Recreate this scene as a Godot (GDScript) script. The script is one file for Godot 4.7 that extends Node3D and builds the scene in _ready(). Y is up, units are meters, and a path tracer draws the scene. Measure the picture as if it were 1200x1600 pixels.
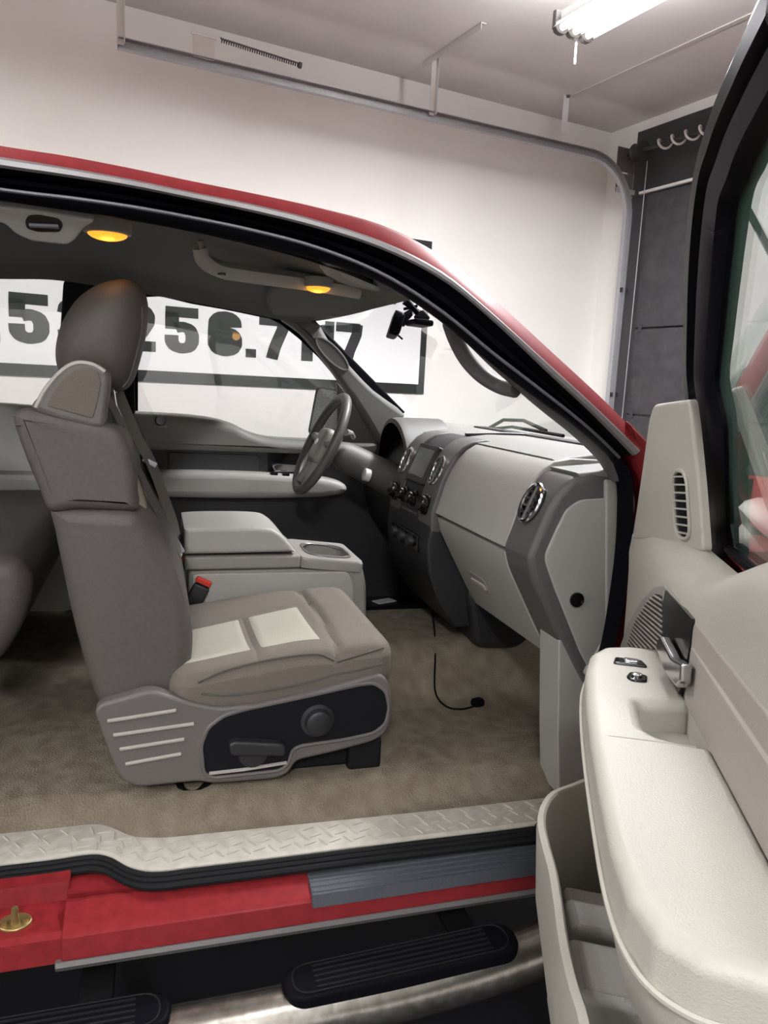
extends Node3D
# A red pickup cab seen through its open passenger side, parked in a white garage.
# Truck frame: x forward, y up, z towards the passenger side. Garage frame: turned 11 degrees from the truck.

const F := 1200.0
const CAM := Vector3(0, 1.48, 2.25)
const UP := Vector3(0, 1, 0)
var RB := Basis()
var GX := Vector3(cos(deg_to_rad(-11.0)), 0, sin(deg_to_rad(-11.0)))
var GZ := Vector3(-sin(deg_to_rad(-11.0)), 0, cos(deg_to_rad(-11.0)))
var HINGE := Vector3(1.09, 0, 0.88)
var SD := Vector3(-0.5, 0, 0.8660254)
var NI := Vector3(-0.8660254, 0, -0.5)
var M := {}
var used := {}

# ---------------------------------------------------------------- mesh builder
class MB:
	var p := PackedVector3Array()

	func tri(a: Vector3, b: Vector3, c: Vector3):
		p.append(a); p.append(b); p.append(c)

	func quad(a: Vector3, b: Vector3, c: Vector3, d: Vector3):
		tri(a, b, c); tri(a, c, d)

	func grid(rows: Array, closed_row := false, closed_col := false):
		var nr: int = rows.size()
		var nc: int = rows[0].size()
		for i in (nr if closed_col else nr - 1):
			var r0 = rows[i]
			var r1 = rows[(i + 1) % nr]
			for j in (nc if closed_row else nc - 1):
				var k: int = (j + 1) % nc
				quad(r0[j], r0[k], r1[k], r1[j])

	func warp(f: Callable):
		for i in p.size():
			p[i] = f.call(p[i])

	func flip():
		for i in range(0, p.size(), 3):
			var t := p[i + 1]
			p[i + 1] = p[i + 2]
			p[i + 2] = t

	func add(o: MB, t := Transform3D()):
		for v in o.p:
			p.append(t * v)

	static func ccw(o: Array) -> Array:
		var a := 0.0
		for i in o.size():
			var q: Vector2 = o[i]
			var r: Vector2 = o[(i + 1) % o.size()]
			a += q.x * r.y - r.x * q.y
		if a < 0:
			var c := o.duplicate()
			c.reverse()
			return c
		return o

	static func inset(o: Array, r: float) -> Array:
		if r == 0.0:
			return o
		var out := []
		var n := o.size()
		for i in n:
			var e0: Vector2 = (o[i] - o[(i - 1 + n) % n]).normalized()
			var e1: Vector2 = (o[(i + 1) % n] - o[i]).normalized()
			var n0 := Vector2(-e0.y, e0.x)
			var n1 := Vector2(-e1.y, e1.x)
			out.append(o[i] + (n0 + n1) / maxf(0.35, 1.0 + n0.dot(n1)) * r)
		# edges that turned over are drawn together
		for pass_no in 6:
			var bad := false
			for i in n:
				var k := (i + 1) % n
				if (o[k] - o[i]).dot(out[k] - out[i]) < 0:
					var mid: Vector2 = (out[i] + out[k]) / 2
					out[i] = mid
					out[k] = mid
					bad = true
			if not bad:
				break
		return out

	func cap(o: Array, t: Transform3D, d: float, front: bool, whole: Array):
		var pk := PackedVector2Array()
		for q in o:
			if pk.is_empty() or (q.distance_to(pk[-1]) > 2e-5 and q.distance_to(pk[0]) > 2e-5):
				pk.append(q)
		var ix := Geometry2D.triangulate_polygon(pk)
		if ix.is_empty():
			# the drawn-in outline folds somewhere: take the triangles of the full outline
			var full := PackedVector2Array()
			pk = PackedVector2Array()
			for i in o.size():
				if full.is_empty() or (whole[i].distance_to(full[-1]) > 2e-5 and whole[i].distance_to(full[0]) > 2e-5):
					full.append(whole[i])
					pk.append(o[i])
			ix = Geometry2D.triangulate_polygon(full)
			if ix.is_empty():
				print("cap failed ", pk.size(), " ", pk[0])
		for i in range(0, ix.size(), 3):
			var a := pk[ix[i]]
			var b := pk[ix[i + 1]]
			var c := pk[ix[i + 2]]
			if ((b - a).cross(c - a) > 0) == front:
				var s := b
				b = c
				c = s
			tri(t * Vector3(a.x, a.y, d), t * Vector3(b.x, b.y, d), t * Vector3(c.x, c.y, d))

	# a flat outline pushed from depth d0 to d1 along the frame's z, edges rounded by r0 and r1
	func prism(outline: Array, t: Transform3D, d0: float, d1: float, r0 := 0.0, r1 := 0.0, seg := 3) -> MB:
		var o := ccw(outline)
		var rings := []
		var ds := []
		if r0 > 0:
			for k in seg:
				var a := PI / 2 * k / seg
				rings.append(inset(o, r0 * (1 - sin(a)))); ds.append(d0 + r0 * (1 - cos(a)))
			rings.append(o); ds.append(d0 + r0)
		else:
			rings.append(o); ds.append(d0)
		if r1 > 0:
			rings.append(o); ds.append(d1 - r1)
			for k in range(seg - 1, -1, -1):
				var a := PI / 2 * k / seg
				rings.append(inset(o, r1 * (1 - sin(a)))); ds.append(d1 - r1 * (1 - cos(a)))
		else:
			rings.append(o); ds.append(d1)
		var rows := []
		for i in rings.size():
			var row := []
			for q in rings[i]:
				row.append(t * Vector3(q.x, q.y, ds[i]))
			rows.append(row)
		for i in rows.size() - 1:
			for j in o.size():
				var k := (j + 1) % o.size()
				quad(rows[i][j], rows[i + 1][j], rows[i + 1][k], rows[i][k])
		cap(rings[0], t, ds[0], false, o)
		cap(rings[-1], t, ds[-1], true, o)
		return self

	# an outline swollen to a cushion: full in the middle, closing roundly at both sides
	func puff(outline: Array, d0: float, d1: float, power := 3.0, rings := 14) -> MB:
		var o := ccw(outline)
		var c := Vector2()
		for q in o:
			c += q / o.size()
		var rows := []
		for i in rings + 1:
			var u := -cos(PI * i / rings)
			var k := pow(maxf(0.0, 1.0 - pow(absf(u), power)), 1.0 / power)
			var row := []
			for q in o:
				var v: Vector2 = c + (q - c) * maxf(k, 0.001)
				row.append(Vector3(v.x, v.y, lerpf(d0, d1, (u + 1) / 2)))
			rows.append(row)
		for i in rows.size() - 1:
			for j in o.size():
				var k := (j + 1) % o.size()
				quad(rows[i][j], rows[i + 1][j], rows[i + 1][k], rows[i][k])
		return self

	func box(c: Vector3, s: Vector3, r := 0.0, b := Basis()) -> MB:
		var h := s / 2
		var o := [Vector2(-h.x, -h.y), Vector2(h.x, -h.y), Vector2(h.x, h.y), Vector2(-h.x, h.y)]
		if r > 0:
			o = round_poly(o, r, 3)
		return prism(o, Transform3D(b, c), -h.z, h.z, r, r, 2)

	static func round_poly(o: Array, r: float, seg := 4) -> Array:
		var out := []
		var n := o.size()
		for i in n:
			var a: Vector2 = o[(i - 1 + n) % n]
			var b: Vector2 = o[i]
			var c: Vector2 = o[(i + 1) % n]
			var l := minf(r, minf(a.distance_to(b), b.distance_to(c)) * 0.49)
			var p0 := b + (a - b).normalized() * l
			var p1 := b + (c - b).normalized() * l
			for k in seg + 1:
				var u := float(k) / seg
				out.append(p0.lerp(b, u).lerp(b.lerp(p1, u), u))
		return out

	func tube(path: Array, r, sides := 10, closed := false) -> MB:
		var n := path.size()
		var rows := []
		var side := Vector3.ZERO
		for i in n:
			var a: Vector3 = path[(i - 1 + n) % n] if (closed or i > 0) else path[i]
			var b: Vector3 = path[(i + 1) % n] if (closed or i < n - 1) else path[i]
			var tg := (b - a).normalized()
			if side == Vector3.ZERO:
				side = tg.cross(Vector3(0.31, 0.87, 0.39)).normalized()
			side = (side - tg * side.dot(tg)).normalized()
			var up := side.cross(tg)
			var row := []
			var rr: float = r[i] if r is Array else r
			for k in sides:
				var q := TAU * k / sides
				row.append(path[i] + (side * cos(q) + up * sin(q)) * rr)
			rows.append(row)
		grid(rows, true, closed)
		if not closed:
			for e in [0, n - 1]:
				for k in sides:
					var x: Vector3 = rows[e][k]
					var y: Vector3 = rows[e][(k + 1) % sides]
					if e == 0:
						tri(path[e], y, x)
					else:
						tri(path[e], x, y)
		return self

	# a 2D profile swept along a path; profile x goes along tangent x up, y along up
	func sweep(path: Array, prof: Array, up_hint: Vector3, caps := true) -> MB:
		var rows := []
		var n := path.size()
		for i in n:
			var a: Vector3 = path[maxi(i - 1, 0)]
			var b: Vector3 = path[mini(i + 1, n - 1)]
			var tg := (b - a).normalized()
			var s := tg.cross(up_hint).normalized()
			var u := s.cross(tg)
			var row := []
			for q in prof:
				row.append(path[i] + s * q.x + u * q.y)
			rows.append(row)
		grid(rows, true)
		if caps:
			for e in [0, n - 1]:
				var c := Vector3.ZERO
				for v in rows[e]:
					c += v / rows[e].size()
				for k in rows[e].size():
					tri(c, rows[e][k], rows[e][(k + 1) % rows[e].size()])
		return self

	func lathe(prof: Array, t: Transform3D, seg := 24) -> MB:
		var rows := []
		for q in prof:
			var row := []
			for k in seg:
				var a := TAU * k / seg
				row.append(t * Vector3(q.x * cos(a), q.x * sin(a), q.y))
			rows.append(row)
		grid(rows, true)
		return self

	func mesh(crease := 38.0) -> ArrayMesh:
		var n := p.size() / 3
		var fn := PackedVector3Array()
		var at := {}
		var keys := []
		keys.resize(p.size())
		for i in n:
			var c := (p[i * 3 + 2] - p[i * 3]).cross(p[i * 3 + 1] - p[i * 3])
			fn.append(c)
			for k in 3:
				var key := Vector3i((p[i * 3 + k] * 30000.0).round())
				keys[i * 3 + k] = key
				if at.has(key):
					at[key].append(i)
				else:
					at[key] = [i]
		var lim := cos(deg_to_rad(crease))
		var nr := PackedVector3Array()
		var v := PackedVector3Array()
		for i in n:
			if fn[i].length_squared() < 1e-20:
				continue
			var un := fn[i].normalized()
			for k in 3:
				var s := Vector3.ZERO
				for j in at[keys[i * 3 + k]]:
					if fn[j].dot(un) >= lim * fn[j].length():
						s += fn[j]
				nr.append(s.normalized() if s.length_squared() > 0 else un)
				v.append(p[i * 3 + k])
		var arr := []
		arr.resize(Mesh.ARRAY_MAX)
		arr[Mesh.ARRAY_VERTEX] = v
		arr[Mesh.ARRAY_NORMAL] = nr
		var m := ArrayMesh.new()
		m.add_surface_from_arrays(Mesh.PRIMITIVE_TRIANGLES, arr)
		return m

# ---------------------------------------------------------------- pixels to places
func ray(px: float, py: float) -> Vector3:
	return RB * Vector3((px - 600.0) / F, -(py - 800.0) / F, -1)

func pz(px: float, py: float, z: float) -> Vector3:
	var d := ray(px, py)
	return CAM + d * ((z - CAM.z) / d.z)

func ph(px: float, py: float, y: float) -> Vector3:
	var d := ray(px, py)
	return CAM + d * ((y - CAM.y) / d.y)

func pxx(px: float, py: float, x: float) -> Vector3:
	var d := ray(px, py)
	return CAM + d * ((x - CAM.x) / d.x)

# where the line of sight meets a frame's plane (its z = off), in the frame's own x, y
func pl(px: float, py: float, t: Transform3D, off := 0.0) -> Vector2:
	var n := t.basis.z.normalized()
	var d := ray(px, py)
	var q := CAM + d * (n.dot(t.origin + n * off - CAM) / n.dot(d))
	var l := t.affine_inverse() * q
	return Vector2(l.x, l.y)

func pls(list: Array, t: Transform3D, off := 0.0) -> Array:
	var o := []
	for i in range(0, list.size(), 2):
		o.append(pl(list[i], list[i + 1], t, off))
	return o

func flat(z: float) -> Transform3D:
	return Transform3D(Basis(), Vector3(0, 0, z))

func frame3(a: Vector3, b: Vector3, c: Vector3) -> Transform3D:
	var x := (b - a).normalized()
	var z := x.cross(c - a).normalized()
	return Transform3D(Basis(x, z.cross(x), z), a)

func gw(a: float, y: float, b: float) -> Vector3:
	return GX * a + GZ * b + UP * y

func dw(s: float, y: float, n: float) -> Vector3:
	return HINGE + SD * s + NI * n + UP * y

func xs(px: float, py: float, gz: float) -> Vector3:
	var d := ray(px, py)
	var q := CAM + d * ((gz - CAM.dot(GZ)) / d.dot(GZ))
	return Vector3(q.dot(GX), q.y, q.dot(GZ))

func floor_y(x: float, z: float) -> float:
	var y := 0.555 + 0.045 * smoothstep(0.76, 0.69, z + 0.05 * smoothstep(0.0, -0.13, x))
	y += 0.13 * smoothstep(0.34, 0.16, absf(z)) * smoothstep(0.25, 0.6, x)
	y += maxf(0.0, x - 1.02) * 0.85
	return y

func pfloor(px: float, py: float) -> Vector3:
	var d := ray(px, py).normalized()
	var t := 0.5
	while t < 5.0:
		var q := CAM + d * t
		if q.y <= floor_y(q.x, q.z):
			return q
		t += 0.004
	return CAM + d * t

# smooth curve through points
func cr(pts: Array, per := 6, closed := false) -> Array:
	var out := []
	var n := pts.size()
	for i in (n if closed else n - 1):
		var p0 = pts[(i - 1 + n) % n] if (closed or i > 0) else pts[0] * 2 - pts[1]
		var p1 = pts[i]
		var p2 = pts[(i + 1) % n]
		var p3 = pts[(i + 2) % n] if (closed or i < n - 2) else pts[n - 1] * 2 - pts[n - 2]
		for k in per:
			out.append(p1.cubic_interpolate(p2, p0, p3, float(k) / per))
	if not closed:
		out.append(pts[n - 1])
	return out

func resample(pts: Array, n: int) -> Array:
	var l := [0.0]
	for i in range(1, pts.size()):
		l.append(l[-1] + pts[i].distance_to(pts[i - 1]))
	var out := []
	var j := 0
	for i in n:
		var w: float = l[-1] * i / (n - 1)
		while j < pts.size() - 2 and l[j + 1] < w:
			j += 1
		out.append(pts[j].lerp(pts[j + 1], clampf((w - l[j]) / maxf(1e-9, l[j + 1] - l[j]), 0, 1)))
	return out

func rect(x0: float, y0: float, x1: float, y1: float, r := 0.0) -> Array:
	var o := [Vector2(x0, y0), Vector2(x1, y0), Vector2(x1, y1), Vector2(x0, y1)]
	return MB.round_poly(o, r, 4) if r > 0 else o

func ellipse(c: Vector2, a: float, b: float, turn := 0.0, n := 24) -> Array:
	var o := []
	for k in n:
		o.append(c + Vector2(cos(TAU * k / n) * a, sin(TAU * k / n) * b).rotated(turn))
	return o

func lift(o: Array, t: Transform3D, d := 0.0) -> Array:
	var out := []
	for q in o:
		out.append(t * Vector3(q.x, q.y, d))
	return out

# ---------------------------------------------------------------- objects
func numbered(called: String) -> String:
	if not used.has(called):
		used[called] = 0
		return called
	used[called] += 1
	return "%s_%03d" % [called, used[called]]

func tag(o: Node, label: String, category: String, group := "") -> Node:
	o.set_meta("label", label)
	o.set_meta("category", category)
	if group:
		o.set_meta("group", group)
	return o

func thing(called: String, at: Vector3, label: String, category: String, group := "") -> Node3D:
	var o := Node3D.new()
	o.name = numbered(called)
	add_child(o)
	o.position = at
	return tag(o, label, category, group)

# one mesh in world coordinates, hung under its thing
func obj(called: String, mb: MB, m: Material, parent: Node = null, crease := 38.0, label := "") -> MeshInstance3D:
	var o := MeshInstance3D.new()
	o.name = called if parent else numbered(called)
	o.mesh = mb.mesh(crease)
	o.material_override = m
	if parent == null:
		add_child(o)
	else:
		parent.add_child(o, true)
		if parent.get_parent() == self:
			o.position = -parent.position
	if label:
		o.set_meta("label", label)
	return o

func struct(called: String, mb: MB, m: Material) -> MeshInstance3D:
	var o := obj(called, mb, m)
	o.set_meta("kind", "structure")
	return o

# ---------------------------------------------------------------- materials
func noise_tex(sd: int, freq: float, lo: Color, hi: Color, oct := 4, size := 256, stretch := 1.0, sharp := 1.0) -> ImageTexture:
	var n := FastNoiseLite.new()
	n.seed = sd
	n.noise_type = FastNoiseLite.TYPE_SIMPLEX
	n.frequency = freq
	n.fractal_octaves = oct
	var g := n.get_seamless_image(size, size)
	if stretch > 1.0:
		g.resize(int(size * stretch), size)
		g = g.get_region(Rect2i(0, 0, size, size))
	var im := Image.create(size, size, false, Image.FORMAT_RGB8)
	for y in size:
		for x in size:
			var v := clampf((g.get_pixel(x, y).r - 0.5) * sharp + 0.5, 0, 1)
			im.set_pixel(x, y, lo.lerp(hi, v))
	return ImageTexture.create_from_image(im)

func bump_tex(sd: int, freq: float, strength: float, oct := 2) -> ImageTexture:
	var n := FastNoiseLite.new()
	n.seed = sd
	n.noise_type = FastNoiseLite.TYPE_SIMPLEX
	n.frequency = freq
	n.fractal_octaves = oct
	var g := n.get_seamless_image(256, 256)
	g.convert(Image.FORMAT_RGBA8)
	g.bump_map_to_normal_map(strength)
	return ImageTexture.create_from_image(g)

func mat(c: Color, rough := 0.6, metal := 0.0) -> StandardMaterial3D:
	var m := StandardMaterial3D.new()
	m.albedo_color = c
	m.roughness = rough
	m.metallic = metal
	return m

func textured(m: StandardMaterial3D, albedo: Texture2D, normal: Texture2D, scale: float, depth := 1.0) -> StandardMaterial3D:
	m.uv1_triplanar = true
	m.uv1_world_triplanar = true
	m.uv1_scale = Vector3.ONE * scale
	if albedo:
		m.albedo_texture = albedo
	if normal:
		m.normal_enabled = true
		m.normal_texture = normal
		m.normal_scale = depth
	return m

func make_materials():
	var grain := bump_tex(3, 0.09, 3.0)
	var weave := bump_tex(5, 0.16, 5.0, 3)
	var mottle := noise_tex(11, 0.02, Color(0.94, 0.94, 0.94), Color(1, 1, 1), 5)
	var cloth := noise_tex(12, 0.12, Color(0.9, 0.9, 0.9), Color(1, 1, 1), 4)
	var dirt := noise_tex(13, 0.012, Color(0.8, 0.78, 0.74), Color(1, 1, 1), 6, 512, 1.0, 1.1)
	M.wall = textured(mat(Color(0.93, 0.92, 0.905), 0.75), noise_tex(21, 0.006, Color(0.95, 0.95, 0.94), Color(1, 1, 1), 5), null, 0.4)
	M.ceiling = textured(mat(Color(0.86, 0.85, 0.835), 0.85), noise_tex(22, 0.008, Color(0.95, 0.95, 0.95), Color(1, 1, 1), 4), null, 0.5)
	M.floor = textured(mat(Color(0.10, 0.10, 0.12), 0.55), mottle, null, 1.0)
	M.white_plastic = mat(Color(0.88, 0.88, 0.88), 0.5)
	M.galvanised = textured(mat(Color(0.66, 0.66, 0.67), 0.42, 0.35), mottle, null, 5.0)
	M.painted_steel = mat(Color(0.80, 0.79, 0.77), 0.5)
	M.black_door = textured(mat(Color(0.235, 0.225, 0.235), 0.5), noise_tex(23, 0.02, Color(0.78, 0.78, 0.8), Color(1, 1, 1), 5), bump_tex(8, 0.012, 9.0, 3), 1.2, 0.5)
	M.black_board = mat(Color(0.20, 0.195, 0.205), 0.6)
	M.banner = mat(Color(0.93, 0.93, 0.93), 0.5)
	M.ink = mat(Color(0.075, 0.075, 0.08), 0.55)
	M.red = textured(mat(Color(0.51, 0.14, 0.155), 0.5, 0.1), noise_tex(24, 0.03, Color(0.84, 0.84, 0.84), Color(1, 1, 1), 6), null, 3.0)
	M.red.metallic_specular = 0.25
	M.red.clearcoat_enabled = true
	M.red.clearcoat = 0.12
	M.red.clearcoat_roughness = 0.2
	M.rubber = mat(Color(0.06, 0.058, 0.075), 0.45)
	M.rubber_dull = mat(Color(0.10, 0.10, 0.105), 0.7)
	M.rubber.metallic_specular = 0.12
	M.rubber_dull.metallic_specular = 0.25
	M.lip = mat(Color(0.34, 0.34, 0.36), 0.4)
	M.lip_metal = mat(Color(0.43, 0.42, 0.42), 0.35, 0.3)
	M.tread = textured(mat(Color(0.225, 0.24, 0.265), 0.6), mottle, grain, 8.0, 0.4)
	M.navy_black = mat(Color(0.06, 0.065, 0.085), 0.6)
	M.navy_black.metallic_specular = 0.3
	M.trim = textured(mat(Color(0.65, 0.637, 0.595), 0.5), null, grain, 14.0, 0.35)
	M.trim_grey = textured(mat(Color(0.62, 0.615, 0.59), 0.48), null, grain, 14.0, 0.35)
	M.trim_mid = textured(mat(Color(0.53, 0.52, 0.50), 0.5), null, grain, 14.0, 0.4)
	M.trim_insert = textured(mat(Color(0.585, 0.555, 0.53), 0.55), null, grain, 14.0, 0.35)
	M.trim_dark = textured(mat(Color(0.335, 0.325, 0.325), 0.5), null, grain, 16.0, 0.4)
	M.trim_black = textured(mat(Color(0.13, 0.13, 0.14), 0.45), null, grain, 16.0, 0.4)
	M.gloss_black = mat(Color(0.05, 0.05, 0.055), 0.15)
	M.seat = textured(mat(Color(0.43, 0.40, 0.365), 0.9), cloth, weave, 9.0, 0.5)
	M.seat_light = textured(mat(Color(0.68, 0.665, 0.605), 0.9), cloth, weave, 9.0, 0.6)
	M.seat_vinyl = textured(mat(Color(0.32, 0.30, 0.288), 0.6), mottle, grain, 12.0, 0.4)
	M.seat_plastic = textured(mat(Color(0.37, 0.35, 0.34), 0.5), null, grain, 16.0, 0.4)
	M.seat_plastic_light = mat(Color(0.62, 0.60, 0.575), 0.45)
	M.stitch = mat(Color(0.32, 0.30, 0.28), 0.9)
	M.carpet = textured(mat(Color(0.50, 0.465, 0.405), 1.0), dirt, bump_tex(6, 0.3, 6.0, 3), 2.2, 0.4)
	M.headliner = textured(mat(Color(0.40, 0.40, 0.385), 0.95), cloth, weave, 10.0, 0.3)
	M.scuff = textured(mat(Color(0.70, 0.685, 0.65), 0.5), noise_tex(25, 0.03, Color(0.88, 0.87, 0.84), Color(1, 1, 1), 5), null, 3.0)
	M.chrome = mat(Color(0.86, 0.86, 0.87), 0.12, 1.0)
	M.worn_chrome = textured(mat(Color(0.80, 0.79, 0.77), 0.26, 0.95), noise_tex(26, 0.03, Color(0.72, 0.70, 0.66), Color(1, 1, 1), 6), bump_tex(9, 0.05, 2.0), 3.0, 0.08)
	M.brass = mat(Color(0.62, 0.54, 0.36), 0.4, 0.8)
	M.screen = mat(Color(0.30, 0.31, 0.30), 0.18)
	M.mirror = mat(Color(0.55, 0.57, 0.58), 0.12, 1.0)
	M.webbing = textured(mat(Color(0.34, 0.325, 0.305), 0.7), cloth, null, 12.0)
	M.red_button = mat(Color(0.78, 0.20, 0.16), 0.4)
	M.paper = mat(Color(0.86, 0.86, 0.85), 0.7)
	M.insert_dark = mat(Color(0.2, 0.2, 0.205), 0.6)
	M.wheel = textured(mat(Color(0.33, 0.325, 0.315), 0.45), null, grain, 20.0, 0.3)
	M.handle = mat(Color(0.72, 0.72, 0.72), 0.22, 1.0)
	M.mirror_wet = textured(mat(Color(0.66, 0.66, 0.66), 0.35, 0.1), noise_tex(27, 0.12, Color(0.25, 0.25, 0.26), Color(1, 1, 1), 4, 256, 1.0, 2.0), null, 6.0)
	M.top_pad = textured(mat(Color(0.47, 0.47, 0.45), 0.6), null, grain, 14.0, 0.3)
	M.shroud = textured(mat(Color(0.31, 0.31, 0.30), 0.55), null, grain, 14.0, 0.3)
	M.pillar = textured(mat(Color(0.38, 0.385, 0.37), 0.6), null, grain, 14.0, 0.3)
	M.frame_edge_sheen = mat(Color(0.80, 0.73, 0.73), 0.3)  # red paint made pale: the reflection on it is put into the colour
	M.glass = mat(Color(0.52, 0.67, 0.59, 0.14), 0.0)
	M.glass.transparency = BaseMaterial3D.TRANSPARENCY_ALPHA
	M.tube = mat(Color(1, 1, 1), 0.5)
	M.tube.emission_enabled = true
	M.tube.emission = Color(1, 0.98, 0.95)
	M.tube.emission_energy_multiplier = 6.0
	M.lamp = mat(Color(0.95, 0.72, 0.30), 0.4)
	M.lamp.emission_enabled = true
	M.lamp.emission = Color(1.0, 0.60, 0.16)
	M.lamp.emission_energy_multiplier = 1.5

# ---------------------------------------------------------------- the scene
func _ready():
	var yaw := deg_to_rad(16.9)
	var pitch := deg_to_rad(9.3)
	var roll := deg_to_rad(2.85)
	var fwd := Vector3(sin(yaw) * cos(pitch), -sin(pitch), -cos(yaw) * cos(pitch))
	var right := Vector3(cos(yaw), 0, sin(yaw))
	var up := right.cross(fwd)
	RB = Basis(right * cos(roll) + up * sin(roll), up * cos(roll) - right * sin(roll), -fwd)
	var cam := Camera3D.new()
	cam.name = "camera"
	cam.transform = Transform3D(RB, CAM)
	cam.fov = rad_to_deg(2 * atan(800.0 / F))
	cam.near = 0.02
	add_child(cam)
	cam.current = true

	var we := WorldEnvironment.new()
	we.name = "world_environment"
	var env := Environment.new()
	env.background_mode = Environment.BG_COLOR
	env.background_color = Color(0, 0, 0)
	env.tonemap_mode = Environment.TONE_MAPPER_LINEAR
	env.tonemap_exposure = EXPOSURE
	env.sdfgi_enabled = true
	env.ssao_enabled = true
	env.ssil_enabled = true
	we.environment = env
	add_child(we)

	make_materials()
	build_garage()
	build_lights()
	build_body()
	build_dash()
	build_console()
	build_seats()
	build_driver_side()
	build_open_door()
	build_roof_things()
	build_small_things()

const EXPOSURE := 1.0
const LAMP_POWER := 15.0
const LAMP_COLOR := Color(0.985, 0.985, 1.0)
const CEIL := 3.31
const WALL := -2.2
const CORNER := 3.5

func g_frame(o: Vector3) -> Transform3D:
	return Transform3D(Basis(GX, UP, GZ), o)

func g_box(mb: MB, c: Vector3, s: Vector3, r := 0.0) -> MB:
	return mb.box(gw(c.x, c.y, c.z), s, r, Basis(GX, UP, GZ))

func build_garage():
	var x0 := -5.0
	var z1 := 5.2
	var t := 0.12
	var cx := (x0 + CORNER + 0.06) / 2
	var cz := (WALL + z1) / 2
	var lx := CORNER + 0.06 - x0
	var lz := z1 - WALL
	struct("floor", g_box(MB.new(), Vector3(cx, -t / 2, cz), Vector3(lx + 2 * t, t, lz + 2 * t)), M.floor)
	struct("ceiling", g_box(MB.new(), Vector3(cx, CEIL + t / 2, cz), Vector3(lx + 2 * t, t, lz + 2 * t)), M.ceiling)
	struct("wall_left", g_box(MB.new(), Vector3(cx, CEIL / 2, WALL - t / 2), Vector3(lx + 2 * t, CEIL, t)), M.wall)
	struct("wall_right", g_box(MB.new(), Vector3(cx, CEIL / 2, z1 + t / 2), Vector3(lx + 2 * t, CEIL, t)), M.wall)
	struct("wall_rear", g_box(MB.new(), Vector3(x0 - t / 2, CEIL / 2, cz), Vector3(t, CEIL, lz)), M.wall)
	var wall := struct("wall_front", g_box(MB.new(), Vector3(CORNER + 0.06 + t / 2, CEIL / 2, cz), Vector3(t, CEIL, lz)), M.wall)
	# black boards over the lintel and down the jamb
	obj("header_board", g_box(MB.new(), Vector3(CORNER + 0.047, 3.03, 0.0), Vector3(0.02, 0.42, 3.84), 0.004), M.black_board, wall)
	obj("jamb_board", g_box(MB.new(), Vector3(CORNER + 0.047, 1.41, -1.83), Vector3(0.02, 2.82, 0.22), 0.004), M.black_board, wall)

	# overhead door of horizontal sections
	var door := thing("garage_door", gw(CORNER, 0, 0), "dark grey sectional overhead garage door closing the end of the garage", "garage door")
	var seams := [0.0, 0.23, 0.80, 1.37, 1.94, 2.80]
	for i in seams.size() - 1:
		var mb := MB.new()
		g_box(mb, Vector3(CORNER - 0.002, (seams[i] + seams[i + 1]) / 2, 0.09), Vector3(0.05, seams[i + 1] - seams[i] - 0.008, 3.61), 0.008)
		obj("door_section", mb, M.black_door, door)
	obj("top_strip", g_box(MB.new(), Vector3(CORNER - 0.03, 2.815, 0.05), Vector3(0.02, 0.018, 3.66), 0.003), M.painted_steel, door, 38, "pale metal strip along the top")
	for y in [0.8, 1.37, 1.94]:
		obj("hinge", g_box(MB.new(), Vector3(CORNER - 0.03, y, -1.66), Vector3(0.008, 0.05, 0.03), 0.003), M.black_board, door)
	obj("cable", MB.new().tube([gw(CORNER - 0.05, 3.0, -1.72), gw(CORNER - 0.05, 0.15, -1.72)], 0.003, 6), M.galvanised, door)

	# torsion spring and shaft over the door
	var sp := thing("torsion_spring", gw(CORNER - 0.09, 3.06, -1.7), "coiled torsion spring on a dark shaft above the garage door", "spring")
	obj("shaft", MB.new().tube([gw(CORNER - 0.09, 3.06, -1.86), gw(CORNER - 0.09, 3.06, 1.6)], 0.013, 10), M.black_board, sp)
	var coil := []
	for i in 22 * 14 + 1:
		var a := TAU * i / 14.0
		coil.append(gw(CORNER - 0.09 + cos(a) * 0.032, 3.06 + sin(a) * 0.032, -1.62 + 0.105 * i / 14.0))
	obj("coil", MB.new().tube(coil, 0.0075, 6), M.painted_steel, sp)
	obj("drum", MB.new().lathe([Vector2(0, -0.04), Vector2(0.05, -0.04), Vector2(0.055, -0.03), Vector2(0.045, -0.02), Vector2(0.045, 0.025), Vector2(0.06, 0.04), Vector2(0, 0.04)], Transform3D(Basis(GX, UP, GZ), gw(CORNER - 0.09, 3.06, -1.76)), 20), M.black_board, sp)
	var pb := MB.new()
	g_box(pb, Vector3(CORNER - 0.09, 3.03, -1.87), Vector3(0.16, 0.15, 0.008), 0.002)
	g_box(pb, Vector3(CORNER - 0.03, 2.95, -1.88), Vector3(0.012, 0.3, 0.05), 0.002)
	g_box(pb, Vector3(CORNER - 0.10, 2.88, -1.86), Vector3(0.14, 0.12, 0.008), 0.002)
	obj("bearing_bracket", pb, M.trim_dark, sp)

	# the track the door rides on: a channel with a bend
	var tr := thing("door_track", gw(3.42, 0, -1.82), "galvanised overhead door track bending down beside the garage door", "track")
	var path := [gw(0.19, 2.985, -1.82), gw(1.6, 2.993, -1.82), gw(3.0, 3.0, -1.82)]
	for k in 11:
		var a := PI / 2 * k / 10
		path.append(gw(3.07 + sin(a) * 0.35, 2.65 + cos(a) * 0.35, -1.82))
	path.append(gw(3.42, 1.3, -1.82))
	path.append(gw(3.42, 0.02, -1.82))
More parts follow.
